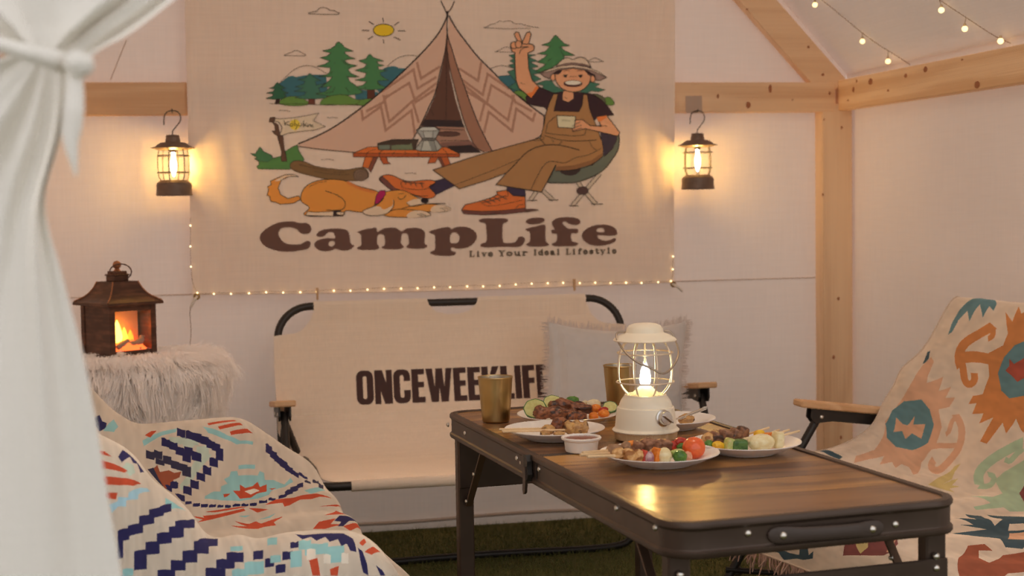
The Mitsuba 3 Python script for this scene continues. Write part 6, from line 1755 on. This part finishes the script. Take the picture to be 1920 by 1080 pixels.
def roof_at(x, y, off=.02):
    return atp(x, y, RP - RN * off, RN)
for nm, wire, bl in (('string of round warm bulbs under the roof nearer the back rafter', [(1440, -60), (1500, -25), (1545, 3), (1625, 68), (1680, 104), (1706, 121)], [(1528, 9), (1617, 77.5), (1665, 115)]),
                     ('string of round warm bulbs under the roof nearer the right edge of the picture', [(1640, -90), (1700, -45), (1765, 2), (1830, 45), (1870, 70), (1905, 85)], [(1765, 19), (1809, 54), (1876, 77)])):
    k = thing('globe_string_lights', nm, 'string lights', 'bulb strings under the roof')
    wpts = smooth_path([roof_at(x, y, .012) for x, y in wire], 6)
    add('wire', tube(wpts, .0013, 6), 'm_led_wire', k, True)
    pts = [roof_at(x, y, .032) for x, y in bl]
    bulbs(k, pts, .0098, 0, 1.9, cap=True)
    for p in pts:
        q = wpts[np.argmin(np.linalg.norm(wpts - (p + [0, 0, .03]), axis=1))]
        add('bulb_lead', tube([q, q * .5 + p * .5 + [0, 0, .006], p + [0, 0, .015]], .0011, 6), 'm_led_wire', k, True)
# ================================================================ on the table: cups, plates and food
principled('m_plate', (.80, .76, .71), .22, specular=.5, clearcoat=.4)
def brushed(p, n, uv):
    m = fbm(p.x * 26, p.y * 26, p.z * 26, 3)
    return mix((.46, .30, .11), (.62, .44, .20), m)
principled('m_cup', proc(brushed), .34, metallic=1.0)
principled('m_cup_inside', (.62, .58, .50), .3, metallic=1.0)
def cup(c, label):
    k = thing('metal_cup', label, 'cup', 'brass cups on the table')
    add('body', mv(lathe([(.0001, 0), (.0285, 0), (.0296, .0015), (.0300, .004), (.0355, .070), (.0372, .0935), (.0385, .0955), (.0382, .0972), (.0368, .0972), (.0362, .0955)], 56), c), 'm_cup', k, 35)
    add('lining', mv(lathe([(.0363, .0957), (.0350, .075), (.0300, .012), (.027, .006), (.0001, .0055)], 48), c), 'm_cup_inside', k, 35)
    return k
PZ = TZ + .0008
cup(at(930, 789.5, 'z', PZ), 'brass-coloured metal cup standing at the far left corner of the table')
cup(np.array([*at(1163, 763, 'z', PZ)]), 'brass-coloured metal cup half hidden behind the table lantern')

PLATES = []
def plate(px, py, r, label):
    c = at(px, py, 'z', TZ + .0205)
    c = np.array([c[0], c[1], PZ])
    s = r / .105
    prof = [(.0001, .0012), (.050 * s, .0012), (.052 * s, .0), (.058 * s, .0), (.060 * s, .0022), (.078 * s, .0075), (.095 * s, .0155), (.1035 * s, .0195), (.105 * s, .0205), (.1045 * s, .0218), (.102 * s, .0215), (.092 * s, .0172), (.076 * s, .0098), (.062 * s, .0058), (.04 * s, .0048), (.0001, .0046)]
    PLATES.append((c, r, s))
    add('plate', lathe(prof, 72, c), 'm_plate', None, 40, label=label, cat='plate', group='white plates on the table')
    return c
P1 = plate(1064, 775.5, .108, 'white plate of grilled meat strips and cut vegetables behind the lantern')
P2 = plate(1040, 803, .100, 'white plate with grilled pieces on three skewers between the cup and the sauce')
P3 = plate(1236, 848, .107, 'white plate of mixed skewers with a whole tomato in front of the lantern')
P4 = plate(1398, 828, .102, 'white plate of skewers with half an onion right of the lantern')
P5 = plate(1260, 784, .090, 'white plate with metal tongs and a meat lump behind the lantern on the right')

def food(name, a, b, amp=.12, f=26.0, rough=.5, dark=None, **k):
    d = dark
    def fn(p, n, uv):
        m = fbm(p.x * f * 6, p.y * f * 6, p.z * f * 6, 3)
        c = mix(a, b, smoothstep(.3, .7, m))
        if d is not None:
            c = mix(c, d, smoothstep(.58, .72, fbm(p.x * f * 3 + 7, p.y * f * 3, p.z * f * 3, 2)))
        return c
    principled(name, proc(fn), rough, specular=.5, **k)
food('f_meat', (.30, .105, .045), (.12, .040, .020), rough=.32, dark=(.045, .018, .012))
food('f_beef', (.34, .165, .095), (.16, .070, .040), rough=.45, dark=(.07, .035, .025))
food('f_chicken', (.72, .47, .22), (.55, .29, .10), rough=.42, dark=(.30, .12, .03))
food('f_brown', (.38, .19, .075), (.58, .35, .13), rough=.38, dark=(.09, .04, .02))
food('f_mush', (.38, .22, .12), (.26, .14, .075), rough=.5)
food('f_zuc', (.62, .60, .24), (.55, .52, .18), rough=.45)
food('f_skin', (.035, .10, .022), (.075, .17, .035), rough=.3)
food('f_green', (.10, .24, .035), (.05, .14, .02), rough=.25)
food('f_palegreen', (.38, .46, .12), (.56, .50, .22), rough=.35)
food('f_red', (.55, .050, .022), (.38, .028, .018), rough=.25)
food('f_darkred', (.16, .028, .022), (.09, .018, .018), rough=.3)
food('f_orange', (.80, .26, .025), (.68, .17, .015), rough=.3)
food('f_yellow', (.85, .52, .035), (.74, .36, .02), rough=.28)
food('f_onion', (.82, .74, .48), (.74, .62, .34), rough=.32)
food('f_white', (.80, .70, .47), (.72, .58, .33), rough=.4)
food('f_purple', (.30, .12, .17), (.55, .40, .42), rough=.3)
food('f_pink', (.74, .42, .28), (.66, .30, .18), rough=.35)
food('f_sauce', (.20, .030, .015), (.14, .020, .010), rough=.12)
principled('f_tomato', proc(lambda p, n, uv: mix((.72, .085, .018), (.80, .16, .03), fbm(p.x * 60, p.y * 60, p.z * 60, 2))), .12, specular=.6, clearcoat=.6)
principled('f_stick', wood((.78, .58, .34), (.68, .46, .24), 'x', 4.0, knots=False), .6)

def settle(m, gap=.0006):
    """Lifts a piece until it lies on the plate under it."""
    v = np.array(m.vertices)
    for c, r, s in PLATES:
        d = np.hypot(v[:, 0] - c[0], v[:, 1] - c[1])
        on = d < r + .001
        if on.any():
            z = c[2] + np.interp(d / s, [0, .04, .062, .076, .092, .102, .1045, .106], [.0046, .0048, .0058, .0098, .0172, .0215, .0218, .0218])
            up = (z - v[:, 2])[on].max() + gap
            if up > 0:
                m.apply_translation([0, 0, up])
            break
    return m
def foot(px, py, Y):
    return at(px, py, 'y', Y)
def lump(px, py, Y, r, seed=0, amp=.16, f=2.2, rz=0, rx=0, ry=0):
    return settle(mv(blob(r, seed, amp, f), foot(px, py, Y), rz, rx, ry))
def cube_lump(px, py, Y, r, seed=0, rz=0, rx=0, ry=0, amp=.10):
    """A seared cube with rounded, uneven faces."""
    m = trimesh.creation.icosphere(subdivisions=3)
    v = np.array(m.vertices)
    v = np.sign(v) * np.abs(v) ** .40
    v *= (1 + amp * 2 * (meshkit.fbm(v * 1.8 + seed * 5 + 30, 3, seed) - .5))[:, None]
    m.vertices = v * np.array(r, float)
    return settle(mv(m, foot(px, py, Y), rz, rx, ry))
def one(name, mesh, mat, label, cat, group=None, smooth=True):
    return add(name, mesh, mat, None, smooth, label=label, cat=cat, group=group)
def strip(pts, r, seed, n=16):
    p = smooth_path(pts, 14)
    rr = r * (1 + .13 * np.sin(np.linspace(0, 17, len(p)) + seed)) * np.clip(np.minimum(np.arange(len(p)), np.arange(len(p))[::-1]) / 5.0 + .45, 0, 1)
    m = tube(p, rr, n)
    v = np.array(m.vertices)
    nn = np.array(m.vertex_normals)
    along = np.concatenate([np.repeat(np.linspace(0, 1, len(p)), n), [0, 1]])
    ang = np.concatenate([np.tile(np.arange(n) * 2 * np.pi / n, len(p)), [0, 0]])
    ridge = np.sin(ang * 3 + along * 16 + seed) * .5 + np.sin(ang * 5 - along * 23) * .3
    v += nn * (r * (.55 * (meshkit.fbm(v * 130 + seed * 3, 3, seed) - .5) + .16 * ridge))[:, None]
    return settle(trimesh.Trimesh(v, m.faces, process=False))

# ---- plate 1: meat strips and vegetables
y1 = P1[1]
def disc(r, th, n=9, squash=1.0, seed=0):
    t = np.linspace(0, 2 * np.pi, n * 4, endpoint=False)
    rr = r * (1 - .05 * np.abs(np.sin(t * n / 2)))
    return Polygon(np.stack([rr * np.cos(t), squash * rr * np.sin(t)], 1)), th
def zucchini(px, py, Y, r, normal, label, th=.013, squash=.85):
    k = thing('zucchini_slice', label, 'zucchini slice', 'zucchini slices')
    p, _ = disc(r, th, 8, squash)
    flesh = mv(prism(p.buffer(-.0018), th), (0, 0, -th / 2))
    skin = mv(prism(p.difference(p.buffer(-.0022)), th * .93), (0, 0, -th * .93 / 2))
    c = foot(px, py, Y)
    a, b = facing(flesh, c, normal), facing(skin, c, normal)
    z0 = b.vertices[:, 2].min()
    settle(b)
    a.apply_translation([0, 0, b.vertices[:, 2].min() - z0])
    add('flesh', a, 'f_zuc', k, 30)
    add('skin', b, 'f_skin', k, 30)
zucchini(1004, 767, y1 - .012, .0255, (-.35, -.85, .38), 'pale green zucchini slice with dark skin at the left end of the meat plate')
zucchini(1036, 757, y1 + .020, .0225, (.0, -.75, .6), 'zucchini slice with dark skin standing behind the meat strips', .012)
one('green_pepper', lump(1073, 752, y1 + .030, (.015, .010, .011), 3, .15), 'f_green', 'small dark green pepper piece behind the meat strips', 'pepper piece')
mw = trimesh.convex.convex_hull(np.array([(-.022, 0, -.012), (.004, 0, .016), (.024, 0, -.010), (-.022, .010, -.012), (.004, .010, .016), (.024, .010, -.010)]))
one('mushroom_slice', mv(mw.subdivide_loop(2), foot(1096, 757, y1 + .018), .2), 'f_white', 'pale pointed mushroom slice standing behind the meat strips', 'mushroom slice', 'pale slices on the meat plate')
one('mushroom_slice', lump(1113, 759, y1 + .014, (.016, .007, .012), 8, .12), 'f_white', 'pale rounded mushroom slice above the orange pieces', 'mushroom slice', 'pale slices on the meat plate')
one('meat_strip', strip([foot(1030, 763, y1 + .006), foot(1052, 758, y1 + .002), foot(1082, 763, y1 - .002), foot(1111, 769, y1 - .006)], .0118, 2), 'f_meat', 'upper of the two long dark glazed meat strips on the far plate', 'meat', 'meat strips')
one('meat_strip', strip([foot(1000, 777, y1 - .032), foot(1025, 774, y1 - .034), foot(1052, 776, y1 - .036), foot(1084, 782, y1 - .038)], .0132, 5), 'f_meat', 'lower of the two long dark glazed meat strips on the far plate', 'meat', 'meat strips')
one('meat_strip', strip([foot(1062, 783, y1 - .052), foot(1080, 780, y1 - .05), foot(1099, 782, y1 - .046)], .0098, 9), 'f_meat', 'short dark meat piece between the long strips and the carrots', 'meat', 'meat strips')
one('carrot_piece', lump(1113, 781, y1 - .040, (.0105, .010, .0098), 2, .08), 'f_orange', 'round orange carrot piece at the front of the meat plate', 'carrot piece', 'orange pieces on the meat plate')
one('carrot_piece', lump(1132, 778, y1 - .030, (.0125, .010, .0088), 4, .08), 'f_orange', 'orange carrot piece under the red pepper on the meat plate', 'carrot piece', 'orange pieces on the meat plate')
one('carrot_piece', lump(1117, 766, y1 - .004, (.012, .010, .0095), 6, .08), 'f_orange', 'orange carrot piece behind the red pepper on the meat plate', 'carrot piece', 'orange pieces on the meat plate')
one('red_pepper', lump(1133, 769, y1 - .012, (.013, .009, .0072), 5, .12, rz=.3), 'f_red', 'red pepper piece on the meat plate', 'pepper piece')
zucchini(1144, 773, y1 - .012, .0165, (-.1, -.75, .6), 'thin pale zucchini slice at the right end of the meat plate', .006)

# ---- skewers
def skewer(label, stick, pieces):
    """stick: list of (points, radius); pieces: (name, mesh, material, smooth)."""
    k = thing('skewer', label, 'skewer', 'skewers on the plates')
    for pts, r in stick:
        a, b = np.array(pts[0]), np.array(pts[1])
        add('stick', settle(tube([a * (1 - q) + b * q for q in np.linspace(0, 1, 24)], r, 8)), 'f_stick', k, 40)
    for nm, m, mat in pieces:
        add(nm, m, mat, k, True)
    return k
y2 = P2[1]
skewer('skewer with a dark glazed lump, stick to the left, on the plate beside the cup', [((foot(936, 805, y2 - .020), foot(1050, 803, y2 - .012)), .0021)],
       [('meat', lump(1049, 796, y2 - .012, (.017, .014, .0155), 3, .26, 2.4), 'f_meat'), ('pepper', lump(1071, 795, y2 - .004, (.010, .006, .004), 2), 'f_red')])
skewer('skewer with a long browned roll, stick to the left, on the plate beside the cup', [((foot(941, 808, y2 - .030), foot(1062, 806, y2 - .034)), .0021)],
       [('meat_roll', strip([foot(1058, 804, y2 - .030), foot(1075, 800, y2 - .028), foot(1101, 803, y2 - .024)], .0125, 4), 'f_brown')])
skewer('skewer with flat brown pieces, lowest stick on the plate beside the cup', [((foot(943, 812, y2 - .044), foot(1040, 809, y2 - .040)), .0021)],
       [('meat', lump(1028, 805, y2 - .018, (.014, .012, .010), 9, .2), 'f_brown'), ('meat', lump(1022, 813, y2 - .045, (.010, .009, .007), 10, .2), 'f_brown'), ('meat', lump(1048, 813, y2 - .046, (.012, .008, .005), 11, .2), 'f_brown')])
# ---- sauce tub
sc_ = at(1090, 846, 'z', PZ)
ST = thing('sauce_tub', 'small white tub of dark red sauce beside the front plate', 'tub')
add('tub', lathe([(.0001, 0), (.0285, 0), (.030, .0015), (.0325, .020), (.0355, .0225), (.0375, .0235), (.0380, .0265), (.0365, .028), (.0345, .0278), (.0328, .0262), (.0305, .018), (.0290, .016), (.0001, .016)], 56, sc_), 'm_plate', ST, 35)
add('sauce', lathe([(.0001, .0252), (.0310, .0252), (.0322, .0246), (.0318, .0235), (.0001, .0235)], 40, sc_), 'f_sauce', ST, 40)
# ---- plate 3: the two skewers in front
y3 = P3[1]
b3, f3 = y3 + .020, y3 - .032
skewer('back skewer of the front plate with mushrooms, beef and peppers', [((foot(1092, 853, b3 - .030), foot(1146, 848, b3)), .0030)],
       [('mushroom', lump(1152, 843, b3, (.0155, .012, .0105), 3, .10), 'f_mush'), ('mushroom', lump(1174, 838, b3 + .004, (.010, .010, .010), 4, .2), 'f_mush'),
        ('pepper', lump(1184, 832, b3 + .006, (.010, .006, .006), 5), 'f_orange'), ('beef', cube_lump(1196, 840, b3, (.010, .011, .0115), 6, .5, .2, .3), 'f_beef'),
        ('beef', cube_lump(1216, 837, b3, (.0115, .012, .0135), 7, .3, .1, -.2), 'f_beef'), ('beef', cube_lump(1233, 838, b3 - .004, (.008, .010, .012), 8, .6, .3, .2), 'f_beef'),
        ('beef', cube_lump(1247, 838, b3, (.0115, .012, .0125), 9, .2, .2, .1), 'f_beef'), ('onion', lump(1240, 828, b3 + .006, (.016, .008, .005), 4), 'f_chicken'),
        ('onion', lump(1212, 826, b3 + .008, (.012, .008, .004), 5), 'f_chicken'), ('pepper', lump(1262, 838, b3 - .004, (.007, .008, .011), 10), 'f_red'),
        ('pepper', lump(1276, 828, b3 + .010, (.013, .010, .008), 11), 'f_red'), ('pepper', lump(1280, 838, b3 - .010, (.0115, .008, .0075), 12), 'f_green'),
        ('pepper', lump(1292, 829, b3 + .014, (.012, .009, .007), 13, .2, rz=.4), 'f_darkred')])
skewer('front skewer of the front plate with chicken, purple onion and green pepper', [((foot(1088, 853, f3 - .004), foot(1143, 850, f3 + .012)), .0030), ((foot(1101, 861, f3 - .026), foot(1166, 859, f3)), .0028)],
       [('chicken', lump(1160, 856, f3, (.012, .010, .009), 20, .26), 'f_chicken'), ('chicken', lump(1174, 852, f3 + .012, (.015, .011, .0105), 21, .26), 'f_chicken'),
        ('chicken', lump(1182, 860, f3 - .006, (.013, .011, .0105), 22, .24), 'f_chicken'), ('chicken', lump(1197, 855, f3, (.010, .011, .012), 23, .2), 'f_chicken'),
        ('pepper', cube_lump(1206, 858, f3, (.0048, .010, .0125), 24, .2, 0, .15), 'f_red'), ('onion', lump(1217, 859, f3 - .006, (.0088, .0105, .0118), 25, .06), 'f_purple'),
        ('pepper', cube_lump(1229, 853, f3 + .002, (.005, .010, .0130), 26, .3, 0, .3), 'f_orange'), ('onion', lump(1228, 846, f3 + .012, (.010, .008, .005), 27), 'f_chicken'),
        ('onion', lump(1246, 857, f3 - .002, (.0128, .012, .0142), 28, .05), 'f_onion'), ('cabbage', lump(1270, 850, f3 + .006, (.014, .010, .008), 29, .25), 'f_palegreen'),
        ('pepper', lump(1275, 861, f3 - .006, (.0128, .011, .0112), 30, .12), 'f_green'), ('prawn', lump(1289, 860, f3 + .004, (.0085, .009, .0092), 31, .12), 'f_pink')])
tm = blob((.0205, .0205, .0195), 4, .03, 1.2)
tk = thing('tomato', 'whole small red tomato at the right end of the front plate', 'tomato')
tc = foot(1301, 850, y3 - .012)
add('fruit', settle(mv(tm, tc)), 'f_tomato', tk, True)
# ---- plate 4
y4 = P4[1]
skewer('beef skewer lying at the back of the right plate, stick to the right', [((foot(1385, 819, y4 + .022), foot(1442, 802, y4 + .040)), .0021)],
       [('chicken', lump(1327, 824, y4 + .008, (.012, .011, .0125), 40, .22, ry=.5), 'f_chicken'), ('chicken', lump(1341, 814, y4 + .022, (.010, .010, .008), 45, .22), 'f_brown'), ('beef', cube_lump(1342, 823, y4 + .010, (.0115, .012, .0118), 41, .2, .1, .4, .18), 'f_beef'),
        ('beef', cube_lump(1360, 819, y4 + .014, (.0118, .012, .0122), 42, .4, .2, .2, .18), 'f_beef'), ('beef', cube_lump(1377, 816, y4 + .018, (.009, .012, .0125), 43, .2, .1, .5, .18), 'f_beef'),
        ('beef', cube_lump(1391, 813, y4 + .022, (.0095, .012, .0135), 44, .3, .2, .1, .18), 'f_beef')])
skewer('vegetable skewer with zucchini and onion at the front of the right plate', [((foot(1445, 822, y4 - .008), foot(1499, 808, y4 + .010)), .0021)],
       [('pepper', lump(1329, 834, y4 - .016, (.0088, .008, .0075), 50), 'f_green'), ('pepper', lump(1347, 836, y4 - .024, (.0125, .010, .0085), 51, .2, ry=.3), 'f_yellow'),
        ('zucchini', cube_lump(1367, 834, y4 - .030, (.008, .011, .0125), 52, .1, 0, .3, .05), 'f_palegreen'), ('zucchini', cube_lump(1385, 835, y4 - .032, (.0150, .012, .0112), 53, .0, 0, 0, .05), 'f_skin'),
        ('onion', settle(mv(blob((.0262, .018, .0160), 5, .06, 1.5), foot(1427, 834, y4 - .028))), 'f_onion'), ('onion', cube_lump(1458, 830, y4 - .020, (.0085, .012, .0155), 55, .2, 0, .1, .10), 'f_onion')])
skewer('pepper skewer across the back right of the right plate', [((foot(1395, 830, y4 - .006), foot(1461, 806, y4 + .030)), .0021), ((foot(1420, 824, y4 + .0), foot(1480, 806, y4 + .024)), .0021)],
       [('pepper', lump(1424, 816, y4 + .012, (.012, .010, .0105), 60, .12), 'f_yellow'), ('pepper', lump(1444, 818, y4 + .004, (.018, .009, .0075), 61, .22), 'f_orange'), ('onion', lump(1408, 823, y4 - .004, (.018, .008, .004), 62, .1), 'f_white')])
# ---- plate 5: meat lump and tongs
y5 = P5[1]
one('meat_lump', lump(1287, 787, y5 - .018, (.017, .015, .0118), 70, .22, 2.6), 'f_brown', 'brown meat lump under the tongs behind the lantern', 'meat')
TG = thing('tongs', 'steel tongs resting on the plate behind the lantern', 'tongs')
for d_, z_ in ((0, 0), (6, -.001)):
    add('arm', between(foot(1268 + d_, 786, y5 - .030), foot(1321 + d_ * .3, 764.5 + d_ * .4, y5 - .012), .008, .0016, .0006), 'm_steel', TG, 25)
add('hinge', tube([foot(1318, 765.5, y5 - .013), foot(1325, 764, y5 - .011)], .003, 8), 'm_steel', TG, 40)
